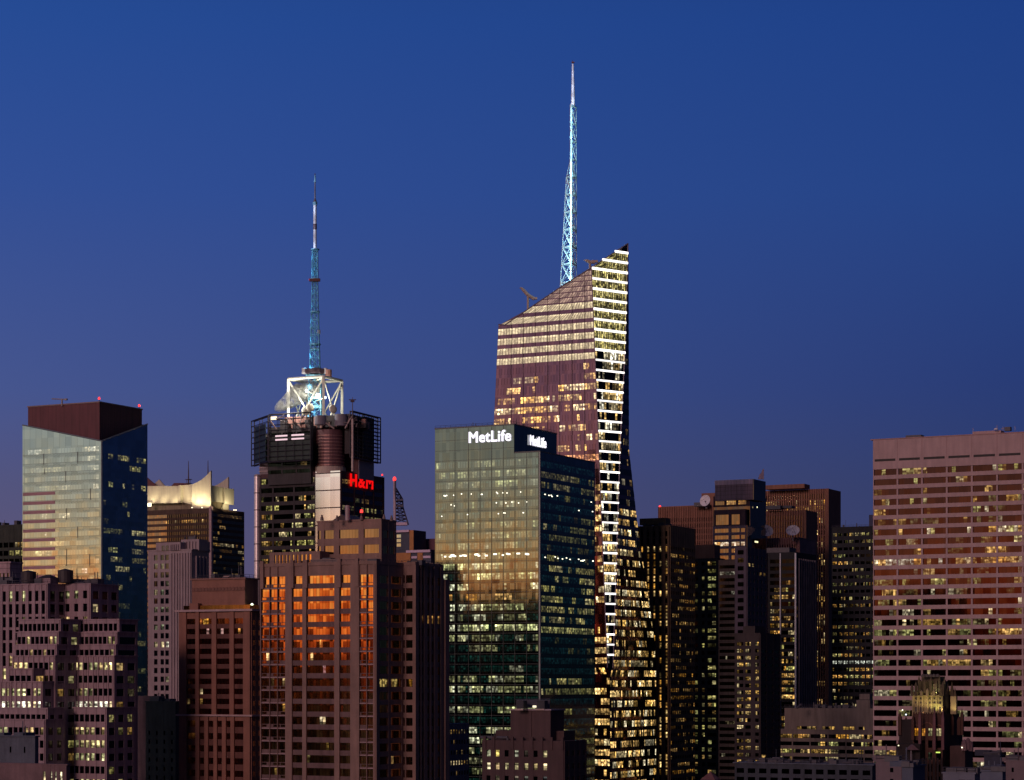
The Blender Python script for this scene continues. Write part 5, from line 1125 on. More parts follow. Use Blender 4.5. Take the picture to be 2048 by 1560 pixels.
# ------------------------------------------------------------------ foreground brick building in front of the green glass tower
def small_brick():
    D = 560; T = Thing('brick_building', 'dark red brick building with small punched windows in front of the green glass tower', 'building', (tx(1130) * D, D, 0))
    st = stone('plum_brick', (.085, .047, .050), .16); sd = st; gl = glass('glass_dark_b', (.09, .08, .10))
    A = Mass(T, D, 1482, xc=1128, xl=965, xr=1172, mat=st)
    bays = [(.055, .105), (.165, .215), (.28, .33), (.40, .45), (.52, .57), (.635, .685), (.75, .80)]
    pal = [(1, .8, .42), (.9, .85, .5), (1, .72, .3)]
    rw = lights(44, 6, 7, 0, pal); rw[0] = [(.4, .4, .25), (1.0, .75, .2), (0, 0, 0), (.35, .35, .25), (.05, .04, .03), (0, 0, 0), (.6, .5, .25)]
    rw[1] = [(.9, .75, .45), (1, .7, .35), (.5, .42, .22), (.5, .42, .22), (.6, .5, .25), (.6, .45, .2), (1, .75, .4)]; rw[2] = [(0, 0, 0), (.3, .25, .15), (0, 0, 0), (.25, .2, .15), (.1, .1, .08), (0, 0, 0), (.1, .1, .1)]
    A.left(1502, 26, .5, bays, 1, rw, gl, nf=6, wall=st, dep=.25)
    A.right(1502, 26, .4, 4, 1, dict(seed=4, p=.05), gl, wall=sd, pier=1.6, dep=.2)
    m = T.mb('pier', st)
    for s in (.02, .13, .36, .48, .60, .72, .84, .97): m.box(A.L - U * (s * A.wl) + Z * (A.z(1500)), -U * .7, NL * .5, Z * (A.zt - A.z(1500) + .9))
    B = Mass(T, D + 3, 1421, xc=1101, xl=1021, xr=1128, mat=st, z0=A.zt - .1, name='upper_block')
    B2 = Mass(T, D + 5, 1462, xc=1128, xl=991, xr=1150, mat=st, z0=A.zt - .1, name='upper_block')
    q = MB(); q.box(B.C + (NL + NR) * .3 + Z * (B.zt + .003), U * (B.wl + .6), V * (B.wr + .6), Z * .3); T.part('coping', plain('coping_pink', (.40, .30, .34)), q)
    q = MB(); q.box(B.L - U * (B.wl * .47) + Z * A.zt, -U * .7, NL * .2, Z * (B.zt - A.zt - .2)); T.part('flue', sd, q)
    for x in (1043, 1085):
        q = MB(); p = P3(x, 1417, D + 5); q.cbox(p, 2.1, 2, 2.0); T.part('cooling_unit', plain('unit_black', (.03, .025, .04)), q)
        q = MB(); q.cbox(p - Z * .45 - V * .3, 2.3, 2.2, .4); T.part('unit_base', plain('unit_base', (.5, .36, .34)), q)
    q = MB(); p = P3(1069, 1415, D + 4.6); q.cbox(p, .85, .4, .5); T.part('lit_hatch', plain('hatch_lit', (.6, .6, .5), emit=(1, .9, .6), es=1.3), q)
    q = MB(); q.tube(P3(1031, 1399, D + 6), P3(1100, 1398, D + 6), .10, n=5); q.box(P3(1033, 1416, D + 8), Vec((8.4, 0, 0)), Vec((0, 2, 0)), Z * 2.0); T.part('screen_wall', plain('screen_dark', (.09, .08, .12)), q)
    roof_life(A, 15, n=8, h=1.6, rail=False); T.finish()
    D = 640; T = Thing('grey_building', 'small grey ribbed building with two lit rows beside the dark apartment tower side', 'building', (tx(890) * D, D, 0))
    g = stone('grey_rib', (.16, .14, .18)); A = Mass(T, D, 1450, xc=888, xl=872, xr=936, mat=g)
    A.right(1460, 21, .4, 9, 1, dict(seed=14, p=.15, pal=WARM, br=(.1, .5), rows={0: dict(p=.5), 3: dict(p=.85, br=(.2, .8))}, run=.2), glass('glass_dark_b', ()), wall=g, pier=.6, dep=.3)
    A.cap(.3, .2); T.finish()
small_brick()

# ------------------------------------------------------------------ right of the crystal tower
def right_cluster():
    D = 1100; T = Thing('office_tower', 'gold-lit office tower with dark piers directly right of the crystal tower base', 'tower', (tx(1340) * D, D, 0))
    st = stone('olive_stone', (.20, .13, .075)); sd = st; gl = glass('glass_dark_d', (.028, .022, .022), mull=.08)
    A = Mass(T, D, 1053, xc=1340, xl=1255, xr=1389, mat=st)
    rows = {0: dict(p=0), 1: dict(p=0), 2: dict(p=1, br=(.7, 1.1))}
    A.left(1062, 14.9, .72, 7, 1, dict(seed=201, p=.72, pal=AMB + WARM[:2], br=(.25, 1.4), rows=rows, run=.25), gl, wall=st, pier=2.0, dep=1.0, sdep=.2)
    A.right(1092, 15, .45, 14, 1, dict(seed=202, p=.46, pal=AMB + WARM[:1], br=(.08, .8), run=.45), gl, wall=sd, pier=.6, dep=.4, y_top=1053)
    A.cap(.6, .3, mat=stone('olive_stone', ())); A.plant(3, 6, DK_ROOF, 3); roof_life(A, 16, n=8, h=3)
    q = MB(); q.cbox(P3(1310, 1050, D + 14), 14, 6, 3.2); T.part('roof_hut', stone('olive_stone', ()), q); T.finish()

    D = 1420; T = Thing('slab_tower', 'wide reddish brown ribbed slab with a red lamp on its left end', 'tower', (tx(1480) * D, D, 0))
    rb = stone('russet_stone', (.27, .12, .085), .12); gl2 = glass('glass_russet', (.30, .15, .09), pane=(1.5, 4), tilt=.015, mull=.08)
    A = Mass(T, D, 1009, xc=1480, xl=1317, xr=1560, mat=rb)
    A.left(1032, 12, .7, 46, 1, dict(seed=211, p=.02, pal=AMB, br=(.2, .6)), gl2, nf=12, ybot=1250, wall=rb, pier=.65, dep=.8, sdep=.1)
    B = Mass(T, D + 12, 984, xc=1470, xl=1403, xr=1500, mat=rb, z0=A.zt, name='upper_block')
    q = MB(); q.cbox(P3(1404, 1013, D + 6), 9, 5, 2.5); T.part('roof_hut', DK_ROOF, q)
    q = MB(); p = A.L + Z * A.zt - U * 1; q.dome(p + Z * .4, .8, 1, 10, 4); T.part('beacon_lamp', plain('beacon_red', (.4, .02, .02)), q)
    A.cap(.5, .3); roof_life(A, 17, n=7, h=3, rail=False); T.finish()

    D = 1400; T = Thing('slab_tower', 'tall reddish brown tower with close vertical ribs, highest behind the satellite dishes', 'tower', (tx(1656) * D, D, 0))
    A = Mass(T, D, 977, xc=1656, xl=1500, xr=1680, mat=rb)
    rr = {0: dict(p=0), 2: dict(p=.9, br=(.25, .55), pal=AMB), 3: dict(p=.4, br=(.2, .8)), 7: dict(p=.45, br=(.4, 1)), 14: dict(p=.5), 17: dict(p=.6), 18: dict(p=.5), 20: dict(p=.5), 21: dict(p=.6), 22: dict(p=.5)}
    A.left(987, 12.1, .8, 34, 1, dict(seed=212, p=.36, pal=AMB + WARM, br=(.2, 1.3), rows=rr, run=.5), gl2, wall=rb, pier=.8, dep=.8, sdep=.1, wname='window')
    m = T.mb('pier', rb)
    m.box(A.C + NR * .01, V * A.wr, NR * .5, Z * (A.zt - .1)); A.post(.6, 1.0)
    q = MB(); q.box(P3(1530, 979, D + 10), -U * 26, V * 10, Z * 2.6); T.part('roof_hut', rb, q); T.finish()

    D = 1330; T = Thing('slab_tower', 'middle reddish brown ribbed block behind the round white satellite dishes', 'tower', (tx(1612) * D, D, 0))
    A = Mass(T, D, 1020, xc=1611, xl=1480, xr=1633, mat=rb)
    A.left(1030, 12, .78, 26, 1, dict(seed=213, p=.05, pal=AMB, br=(.1, .4)), gl2, nf=16, wall=rb, pier=.85, dep=.8, sdep=.1)
    m = T.mb('pier', rb); m.box(A.C + NR * .01, V * A.wr, NR * .5, Z * (A.zt - .1)); A.post(.6, 1.0)
    q = MB(); q.box(P3(1532, 1019, D + 6), -U * 9, V * 6, Z * 2.2); q.box(P3(1545, 1017, D + 8), -U * 12, V * 6, Z * 1.4); T.part('roof_plant', DK_ROOF, q); T.finish()

    D = 1270; T = Thing('slab_tower', 'lowest reddish brown ribbed block, the one carrying the satellite dishes on its roof', 'tower', (tx(1598) * D, D, 0))
    A = Mass(T, D, 1076, xc=1598, xl=1500, xr=1631, mat=stone('dusty_russet', (.34, .17, .16)))
    A.left(1088, 12, .85, 20, 1, dict(seed=214, p=.0), gl2, nf=8, wall=stone('dusty_russet', ()), pier=.8, dep=.8, sdep=.1)
    A.post(.6, 1.0); A.cap(.4, .2)
    rf = A.zt; T.finish()
    pm = plain('dish_white', (.80, .74, .80), .5); hd = plain('dish_mount', (.25, .2, .22))
    def dish(x, y, D, r, ax, lab):
        b = P3(x, y, D); X = Thing('satellite_dish', lab, 'satellite dish', b - Z * (r + 1), 'white rooftop satellite dishes'); ax = Vec(ax).normalized()
        q = MB(); n, m_ = 28, 5; sx = ax.cross(Z).normalized(); sy = ax.cross(sx)
        for i in range(m_):
            for k in range(n):
                def pt(i_, k_): rr_ = r * i_ / m_; a_ = 2 * math.pi * k_ / n; return b + (sx * math.cos(a_) + sy * math.sin(a_)) * rr_ + ax * (.30 * rr_ * rr_ / r - .3 * r)
                q.quad([pt(i, k), pt(i, k + 1), pt(i + 1, k + 1), pt(i + 1, k)] if i else [pt(0, 0), pt(1, k), pt(1, k + 1)])
        X.part('reflector', pm, q)
        q = MB(); q.tube(b - ax * (.3 * r), b - ax * (.3 * r) - Z * (r + .8) - ax * .8, .5); X.part('stand', hd, q)
        q = MB(); q.dome(b + ax * (r * .45), .3, .4, 8, 3)
        for a_ in (0, 2.1, 4.2): q.tube(b + (sx * math.cos(a_) + sy * math.sin(a_)) * r * .9 + ax * 0, b + ax * (r * .5), .08, n=4)
        X.part('feed_horn', hd, q)
    dish(1585.5, 1060.5, 1262, 3.8, (-.12, -.62, .48), 'large round white satellite dish on the lowest ribbed block, the rightmost and fully visible one')
    dish(1533.5, 1061, 1262, 3.7, (.1, -.75, .4), 'white satellite dish half hidden behind the dark edge of the purple glass tower')
    dish(1410, 1001, 1400, 3.6, (-.5, -.75, .2), 'white satellite dish tilted left on the roof beside the purple glass tower top')

    # purple glass tower with terraces
    D = 1240; T = Thing('terraced_tower', 'purple-brown terraced glass tower with a small pointed fin on its right edge', 'tower', (tx(1505) * D, D, 0))
    pu = stone('plum_panel', (.44, .25, .28), .1, joint=(3.2, 2.2)); pk = stone('rose_panel', (.80, .52, .60), .08); dk = glass('glass_plum_shaded', (.22, .14, .12), pane=(1.3, 4), tilt=.02); gl3 = glass('glass_plum', (.42, .26, .16), pane=(1.2, 4), tilt=.01, mull=.08)  # the deeper plum glass carries the shade of the tower's right side
    A = Mass(T, D, 958, xc=1506, xl=1430, xr=1530, mat=pu, z0=zz(999, D), name='upper_block')
    q = MB(); q.box(A.C + NL * .01 + U * .02 + Z * (A.zt - 2.6), U * (A.wl - .04), NL * .35, Z * 2.6); T.part('rose_band', pk, q)
    q = MB(); q.box(A.C + NR * .01 + Z * A.z0, V * A.wr, NR * .4, Z * (A.zt - A.z0)); T.part('painted_side_shade', dk, q)  # shade of the right face put in as a darker sheet
    # fin
    q = MB(); f0 = A.R + NR * .6; a, b, c, d = P3(1516, 958, f0.y), P3(1527.5, 958, f0.y), P3(1527.5, 937, f0.y), P3(1523, 945, f0.y)
    q.prism([a, b, c, P3(1524.5, 940, f0.y), d, P3(1519, 949, f0.y)], Vec((.3, 1.8, 0))); T.part('fin', pk, q)
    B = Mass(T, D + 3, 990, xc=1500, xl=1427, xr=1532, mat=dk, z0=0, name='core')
    B.left(1000, 10, .8, [(.05, .3), (.36, .62), (.68, .9)], 5, dict(seed=221, p=.45, pal=AMB, br=(.1, .5)), gl3, nf=1, wall=stone('plum_dark', (.16, .07, .08)), dep=.3, zbot=zz(1012, D + 3))
    Cm = Mass(T, D + 1, 1018, xc=1491, xl=1428, xr=1520, mat=stone('plum_dark', ()), z0=0)
    Cm.left(1028, 23, .88, [(.06, .47), (.56, .82)], [7, 5], dict(seed=1, p=0), gl3, nf=1, wall=stone('plum_dark', ()), dep=.35, zbot=Cm.z(1052))
    E = Mass(T, D - 4, 1050, xc=1493, xl=1426, xr=1530, mat=pu)
    E.left(1056, 13.5, .58, [(.05, .47), (.55, .80), (.83, .96)], [5, 3, 1], dict(seed=222, p=0, rows={2: dict(p=1, pal=CRM + AMB[:1], br=(.8, 1.2)), 3: dict(p=.5, pal=AMB, br=(.4, .9)), 4: dict(p=.4, pal=AMB, br=(.3, .8)), 5: dict(p=.3)}), gl3, nf=6, wall=pu, dep=.4, zbot=E.z(1140))
    E2 = along(E.C, V, 1530)
    q = MB(); q.box(E.C + NR * .02, V * E.wr, NR * .4, Z * (E.zt - .1)); T.part('painted_side_shade', dk, q)  # lower right face, its shade again painted by a darker sheet
    q = MB(); s = along(E.C, V, 1500)
    for y, x in ((1014, 1512), (1083, 1508)):
        p = E.C + V * along(E.C, V, x) + NR * .45; q.box(p + Z * (zz(y, p.y) - .5), V * (1.0 if y < 1050 else 5), NR * .1, Z * .9)
    T.part('lit_opening', plain('opening_lit', (.5, .5, .4), emit=(1, .9, .5), es=1.4), q)
    T.finish()

    # dark glass towers
    D = 1180; T = Thing('dark_tower', 'narrow black tower with three columns of small lit windows beside the gold-lit tower', 'tower', (tx(1437) * D, D, 0))
    bk = stone('black_stone', (.018, .018, .024)); gb = glass('glass_dark_d', ())
    A = Mass(T, D, 1116, xc=1437, xl=1380, xr=1450, mat=bk)
    A.left(1123, 14.9, .5, [(.18, .28), (.42, .52), (.62, .92)], [1, 1, 2], dict(seed=231, p=.68, pal=GRN + WARM[:1], br=(.06, .7), run=.15), gb, wall=bk, dep=.25)
    Mass(T, D + 8, 1089, xc=1429, xl=1380, xr=1440, mat=rb, z0=A.zt, name='upper_block')
    T.finish()
    D = 1000; T = Thing('flat_tower', 'windowless dull brown slab with faint reflections in the middle of the dark cluster', 'tower', (tx(1472) * D, D, 0))
    ob = stone('dull_brown', (.075, .055, .05), .15, joint=(3, 3)); A = Mass(T, D, 1119, xc=1472, xl=1437, xr=1480, mat=ob)
    A.left(1130, 13, .5, 1, 8, dict(seed=1, p=.035, pal=CRM, br=(.05, .3)), glass('glass_umber', (.055, .04, .035)), mode='band', wname='window_band', dep=0, pier=1.0)
    T.finish()
    D = 960; T = Thing('blue_slot_tower', 'dark purple tower with a single column of square blue-black windows', 'tower', (tx(1494) * D, D, 0))
    pv = stone('dark_violet', (.085, .065, .095)); A = Mass(T, D, 1094, xc=1494, xl=1470, xr=1532, mat=pv)
    A.left(1100, 16, .55, [(.25, .75)], 1, dict(seed=55, p=.2, pal=AMB, br=(.05, .4)), glass('glass_dark_d', ()), wall=pv, dep=.4)
    A.right(1110, 16, .4, 5, 1, dict(seed=56, p=.07, pal=WARM, br=(.1, .5)), gb, wall=pv, pier=1.5, dep=.3); T.finish()
    D = 860; T = Thing('residential_tower', 'dark setback tower with three columns of bright square windows', 'tower', (tx(1518) * D, D, 0))
    br2 = stone('near_black_brown', (.045, .032, .035)); A = Mass(T, D, 1268, xc=1520, xl=1470, xr=1560, mat=br2)
    A.left(1284, 13.9, .5, [(.08, .34), (.42, .64), (.82, .96)], [3, 3, 2], dict(seed=57, p=.62, pal=WARM, br=(.15, 1.1), run=.35), gb, wall=br2, dep=.3)
    A.right(1300, 14, .4, 3, 1, dict(seed=58, p=.04), gb, wall=br2, pier=2, dep=.3)
    Mass(T, D + 3, 1252, xc=1510, xl=1486, xr=1530, mat=br2, z0=A.zt, name='upper_block'); A.cap(.4, .2); T.finish()
    D = 1120; T = Thing('striped_tower', 'black glass tower with thin bright vertical lines below the satellite dishes', 'tower', (tx(1590) * D, D, 0))
    A = Mass(T, D, 1104, xc=1591, xl=1536, xr=1632, mat=bk)
    A.left(1118, 14.3, .55, [(.08, .44), (.50, .97)], [5, 6], dict(seed=241, p=lambda i, x: .6 if i > 3 else .08, pal=AMB + WARM + GRN[:1], br=(.1, 1.0), run=.55), gb, wall=bk, dep=.3, mode='window')
    ln = plain('line_grey', (.55, .55, .62), .4)
    q = MB(); s = along(A.C, U, 1562.5); q.box(A.C + U * s + NL * .3, U * .55, NL * .5, Z * (A.zt - .5)); T.part('vertical_line', ln, q)
    q = MB(); q.box(A.C + (NL + NR) * .5, U * .8, V * .8, Z * (A.zt - .5)); T.part('vertical_line', ln, q)
    for j in range(1, 9): q = MB(); q.box(A.C + V * (A.wr * j / 9) + NR * .01, V * 1.0, NR * .9, Z * (A.zt - 3)); T.part('rib', stone('rib_grey', (.17, .14, .17)), q)
    A.right(1170, 14.3, .5, 9, 1, dict(seed=242, p=.06, pal=AMB, br=(.03, .2)), gb, dep=0, pier=1.4)
    q = MB(); q.box(A.C + U * 4 + V * 2 + Z * (A.zt + .01), U * 12, V * 10, Z * 2.5); T.part('roof_plant', DK_ROOF, q); T.finish()

    D = 1180; T = Thing('dark_tower', 'wide black glass tower with dotted lit rows behind the pink gridded slab', 'tower', (tx(1765) * D, D, 0))
    A = Mass(T, D, 1053, xc=1765, xl=1664, xr=1790, mat=bk)
    rr = {4: dict(p=.95, br=(.3, .9), pal=AMB + WARM), 0: dict(p=.6), 1: dict(p=.6), 5: dict(p=.2), 9: dict(p=.7), 10: dict(p=.9), 11: dict(p=.1), 12: dict(p=.05), 17: dict(p=.8), 18: dict(p=.9, br=(.3, 1), pal=[(.9, .95, .8)]), 19: dict(p=.8, br=(.3, .9)), 20: dict(p=.95, br=(.4, .9)), 21: dict(p=.8)}
    A.left(1064, 14.3, .42, 9, 3, dict(seed=251, p=.55, pal=GRN + WARM + AMB[:1], br=(.05, .6), rows=rr, run=.55), gb, wall=bk, pier=.8, dep=.3)
    A.cap(.4, .3); roof_life(A, 20, n=6, h=2.5); Mass(T, D + 20, 1029, xc=1756, xl=1738, xr=1790, mat=stone('navy_block', (.06, .06, .12)), z0=A.zt, name='upper_block'); T.finish()

    D = 950; T = Thing('low_office', 'low pale mauve office building with a blank top wall and four lit ribbon floors', 'building', (tx(1765) * D, D, 0))
    mv = stone('mauve_panel', (.18, .145, .135), .12); gm = glass('glass_dark_b', ()); A = Mass(T, D, 1462, xc=1765, xl=1550, xr=1790, mat=mv)
    rr = {0: dict(p=.65, br=(.3, .9), pal=AMB + WARM), 1: dict(p=.45, br=(.3, .9)), 2: dict(p=.75, br=(.3, .8)), 3: dict(p=.4, br=(.3, .9))}
    A.left(1470, 15.2, .52, 6, 7, dict(seed=261, p=.5, pal=GRN + WARM, br=(.1, .8), rows=rr, run=.6), gm, nf=8, wall=mv, pier=.5, dep=.3)
    B = Mass(T, D + 2, 1417, xc=1765, xl=1569, xr=1790, mat=mv, z0=A.zt, name='upper_block')
    B.left(1454, 20, .45, [(.13, .33), (.39, .52), (.6, .72), (.76, .82)], 4, dict(seed=262, p=.65, pal=WARM, br=(.2, .9)), gm, nf=1, zbot=A.zt)
    A.cap(.4, .3); B.plant(4, 8, DK_ROOF, 2); roof_life(B, 18, n=14, h=2.5)
    q = MB(); q.cbox(P3(1730, 1417, D + 8), 6, 5, 3.6); q.cbox(P3(1732, 1399, D + 9), 4.5, 4, 2.4); T.part('roof_hut', mv, q)
    q = MB(); q.tube(P3(1594, 1416, D + 6), P3(1602, 1409, D + 8), .5); T.part('duct', DK_ROOF, q); T.finish()
    D = 640; T = Thing('low_building', 'long dark blue-grey rooftop along the bottom edge below the mauve office building', 'building', (tx(1740) * D, D, 0))
    bg_ = stone('slate_dark', (.05, .055, .075)); A = Mass(T, D, 1531, xc=1745, xl=1470, xr=1765, mat=bg_)
    A.left(1541, 18, .55, 12, 1, dict(seed=3, p=.04, pal=GRN, br=(.1, .4)), gb, wall=bg_, pier=1.2, dep=.2, nf=3); A.cap(.3, .5, mat=stone('slate_render', ())); A.plant(6, 12, bg_, 1.6); roof_life(A, 19, n=16, h=2); T.finish()
    b = P3(1421, 1559, 620); T = Thing('roof_hut', 'small reddish pyramid roof at the bottom edge below the black tower', 'hut', b - Z * 3)
    q = MB(); q.cbox(b - Z * 3, 4, 4, 3); T.part('wall', bg_, q); q = MB(); cs = [b - U * s1 * 2.2 - V * s2 * 2.2 for s1, s2 in ((-1, -1), (1, -1), (1, 1), (-1, 1))]
    for i in range(4): q.quad([cs[i].copy(), cs[(i + 1) % 4].copy(), b + Z * 2.2])
    T.part('roof', plain('tile_red', (.20, .09, .09)), q); T.finish()
    D = 690; T = Thing('dark_building', 'unlit dark block at the bottom edge between the crystal tower and the black tower', 'building', (tx(1440) * D, D, 0))
    A = Mass(T, D, 1578, xc=1440, xl=1290, xr=1462, mat=bg_); A.cap(.3, .3); T.finish()
right_cluster()

# ------------------------------------------------------------------ far right: pink gridded slab
def pink_slab():
    D = 790; T = Thing('gridded_slab', 'large pink concrete slab with a regular grid of wide bronze windows at the right edge', 'tower', (tx(2150) * D, D, 0))
    st = stone('pink_concrete', (.47, .315, .32), .10, streak=.22, joint=None); gl = glass('glass_bronze_b', (.125, .046, .040), pane=(2.9, 3.7), tilt=.01, mull=.02)
    A = Mass(T, D, 860.5, xc=2150, xl=1747, xr=2190, mat=st)
    pal = GRN + WARM + CRM[:1]
    rr = {0: dict(p=.25, br=(.1, .5)), 1: dict(p=.2), 2: dict(p=.2), 3: dict(p=.4, br=(.2, .6)), 4: dict(p=.35), 5: dict(p=.3), 6: dict(p=.35, br=(.3, .8)), 9: dict(p=.85, br=(.3, 1.0), pal=AMB[:2] + CRM), 11: dict(p=.4), 12: dict(p=.35), 15: dict(p=.55), 16: dict(p=.55, br=(.15, .7)), 17: dict(p=.5), 19: dict(p=.5, br=(.2, .8)), 22: dict(p=.5), 24: dict(p=.5, br=(.15, .8)), 28: dict(p=.6)}
    z_off = A.z(860.5) - A.z(905)
    A.left(922, 20.85, .60, 8, 6, dict(seed=301, p=.28, pal=pal, br=(.04, .6), rows=rr, run=.42), gl, wall=st, pier=.65, dep=.5, sdep=.75, ybot=1640)
    A.right(922, 20.85, .60, 3, 6, dict(seed=302, p=.25, pal=pal, br=(.04, .6)), gl, wall=st, pier=.85, dep=.5, sdep=.75, ybot=1640)
    # dark slot under the blank top
    w = A.wl / 8; q = MB()
    for j in range(8): q.box(A.L - U * (j * w + .7) + NL * .76 + Z * (A.z(905.5)), -U * (w - 1.4), NL * .03, Z * .85)
    T.part('dark_slot', plain('slot_dark', (.015, .008, .01)), q)
    q = MB()
    for j in range(1, 8): q.box(A.L - U * (j * w) + NL * .76 + Z * (A.z(904)), -U * .12, NL * .04, Z * (A.zt - A.z(904) - .2))
    T.part('panel_joint', plain('joint_rose', (.30, .16, .17)), q)
    q = MB(); q.box(A.C + (NL + NR) * .9 + Z * (A.zt + .003), U * (A.wl + 1.8), V * (A.wr + 1.8), Z * .35); T.part('coping', plain('coping_rose', (.40, .22, .22)), q)
    q = MB(); q.cbox(P3(1977, 872, 820), 10.5, 5, 1.6); T.part('roof_ledge', st, q)
    q = MB(); q.cbox(P3(1830, 876, 838), 6, 4, .9); q.cbox(P3(2016, 862, 812), 2.2, 2, 1.4); T.part('rooftop_plant', DK_ROOF, q)
    q = MB()
    for x, y, h in ((1994, 868, 3.2), (1946, 870, 2.6), (2006, 862, 1.6), (2030, 862, 1.8)): p = P3(x, y, 815); q.tube(p, p + Z * h, .09, n=5)
    q.tube(P3(2002, 858, 815), P3(2008, 856, 815), .12, n=5); T.part('antenna', plain('antenna_pale', (.5, .4, .45)), q)
    q = MB(); p = P3(1992, 859.5, 815); q.dome(p, .8, .7, 12, 4); T.part('roof_dome', plain('dish_white', ()), q)
    T.finish()
pink_slab()

# ------------------------------------------------------------------ gothic crown tower in front of the pink slab
def gothic():
    D = 690; C = Vec((tx(1886) * D, D, 0)); T = Thing('gothic_tower', 'dark gothic tower with a gold-lit pinnacled crown in front of the pink gridded slab', 'tower', C)
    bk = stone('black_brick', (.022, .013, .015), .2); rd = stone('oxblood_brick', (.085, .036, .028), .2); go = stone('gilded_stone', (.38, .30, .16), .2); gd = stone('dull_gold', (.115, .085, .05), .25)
    gl = glass('glass_dark_b', ())
    A = Mass(T, D, 1440, xc=1886, xl=1798, xr=1925, mat=bk)
    M = Mass(T, D - .6, 1428, xc=1886, xl=1826, xr=1918, mat=rd, z0=A.z0)
    f = lambda x: (x - 1826) / 60
    rw = [[(1, .38, .03), (.5, .2, .03), (.7, .62, .3), (1, .82, .4)], [(0, 0, 0)] * 4, [(.05, .05, .03), (.0, 0, 0), (.04, .05, .03), (.0, 0, 0)], [(0, 0, 0)] * 4, [(0, 0, 0)] * 4]
    M.left(1457, 24, .62, [(f(1829), f(1837.5)), (f(1844), f(1851)), (f(1857), f(1865)), (f(1873), f(1883))], 2, [[c for c in r for _ in (0, 1)] for r in rw], gl, nf=5, wall=rd, dep=.35, sdep=.2)
    q = MB(); p = M.L - U * (M.wl * f(1873)) + NL * .5; q.box(p + Z * M.z(1506), -U * 1.3, NL * .1, Z * .35); T.part('lit_sill', plain('sill_lit', (.4, .5, .1), emit=(.65, .9, .15), es=1.2), q)
    # arches above the windows
    q = MB()
    for x0, x1 in ((1828, 1839), (1843, 1866), (1872, 1884)):
        cx = (f(x0) + f(x1)) / 2 * M.wl; r = (f(x1) - f(x0)) / 2 * M.wl; o = M.L - U * cx + NL * .35 + Z * (M.z(1455))
        for k in range(8):
            a, b = math.pi * k / 8, math.pi * (k + 1) / 8
            q.tube(o - U * (math.cos(a) * r) + Z * math.sin(a) * r * .8, o - U * (math.cos(b) * r) + Z * math.sin(b) * r * .8, .16, n=5)
    T.part('arch', stone('oxblood_light', (.22, .10, .07)), q)
    def pinn(x, yb, yt, D_, w, mat=rd, parent=None):
        q = MB(); p = P3(x, yb, D_); h = (yb - yt) / F * D_
        q.cbox(p, w, w, h * .72); t = p + Z * h * .72; cs = [t - U * s1 * w / 2 - V * s2 * w / 2 for s1, s2 in ((-1, -1), (1, -1), (1, 1), (-1, 1))]
        for i in range(4): q.quad([cs[i].copy(), cs[(i + 1) % 4].copy(), p + Z * h])
        T.part('pinnacle', mat, q)
    for x in (1840, 1869, 1886): pinn(x, 1500, 1414, D - 1.6, .85, stone('plum_dark', ()))
    for x in (1826,): pinn(x, 1480, 1428, D + 2, .9, rd)
    for x, yt in ((1800, 1420), (1812, 1432), (1905, 1424), (1924, 1416), (1918, 1430)): pinn(x, 1470, yt, D + (6 if x < 1850 else 8), 1.0, rd)
    # battlement of the lit terrace
    q = MB()
    for j in range(12): q.box(M.L - U * (M.wl * (j + .2) / 12) + NL * .2 + Z * M.zt, -U * (M.wl / 12 * .55), NL * .35, Z * .5)
    T.part('battlement', rd, q)
    # lit upper tier
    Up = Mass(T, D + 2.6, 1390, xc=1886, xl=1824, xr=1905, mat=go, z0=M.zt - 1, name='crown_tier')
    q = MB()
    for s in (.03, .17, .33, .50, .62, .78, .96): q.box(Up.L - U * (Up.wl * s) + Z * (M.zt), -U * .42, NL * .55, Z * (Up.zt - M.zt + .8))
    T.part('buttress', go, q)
    q = MB()
    for s in (.10, .26, .56, .70, .88):
        for y0, y1 in ((1424, 1414), (1407, 1403), (1399, 1395)):
            q.box(Up.L - U * (Up.wl * s) + NL * .02 + Z * zz(y0, Up.D), -U * .62, NL * .04, Z * ((y0 - y1) / F * Up.D))
    T.part('niche', plain('niche_dark', (.04, .03, .03)), q)
    q = MB(); q.box(Up.L + NL * .02 - U * .2 + Z * zz(1393, Up.D), -U * (Up.wl - .4), NL * .7, Z * .35); q.box(Up.L + NL * .02 - U * .2 + Z * zz(1409, Up.D), -U * (Up.wl - .4), NL * .3, Z * .25); T.part('string_course', go, q)
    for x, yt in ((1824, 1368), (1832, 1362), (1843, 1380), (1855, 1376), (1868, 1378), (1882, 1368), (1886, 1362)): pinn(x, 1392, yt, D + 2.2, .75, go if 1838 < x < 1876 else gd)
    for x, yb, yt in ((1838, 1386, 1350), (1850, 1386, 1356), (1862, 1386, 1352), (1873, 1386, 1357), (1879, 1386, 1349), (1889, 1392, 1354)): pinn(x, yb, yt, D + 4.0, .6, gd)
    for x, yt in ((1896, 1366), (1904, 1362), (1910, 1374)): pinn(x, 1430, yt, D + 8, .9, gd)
    Sd = MB(); Sd.box(Up.C + NR * .02 + Z * M.zt, V * (Up.wr * .75), NR * .3, Z * (Up.zt - M.zt)); T.part('painted_side_shade', bk, Sd)  # shade on the crown tier's right flank, painted as a black sheet
    q = MB(); p = P3(1908, 1428, D + 6); q.cbox(p, 1.8, 1.5, 5.5); T.part('side_turret', go, q)
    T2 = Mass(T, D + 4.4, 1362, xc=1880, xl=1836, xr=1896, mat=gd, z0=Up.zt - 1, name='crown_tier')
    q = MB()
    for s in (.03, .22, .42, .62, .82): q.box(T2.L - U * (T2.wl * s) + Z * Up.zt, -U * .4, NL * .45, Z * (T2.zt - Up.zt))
    T.part('buttress', gd, q)
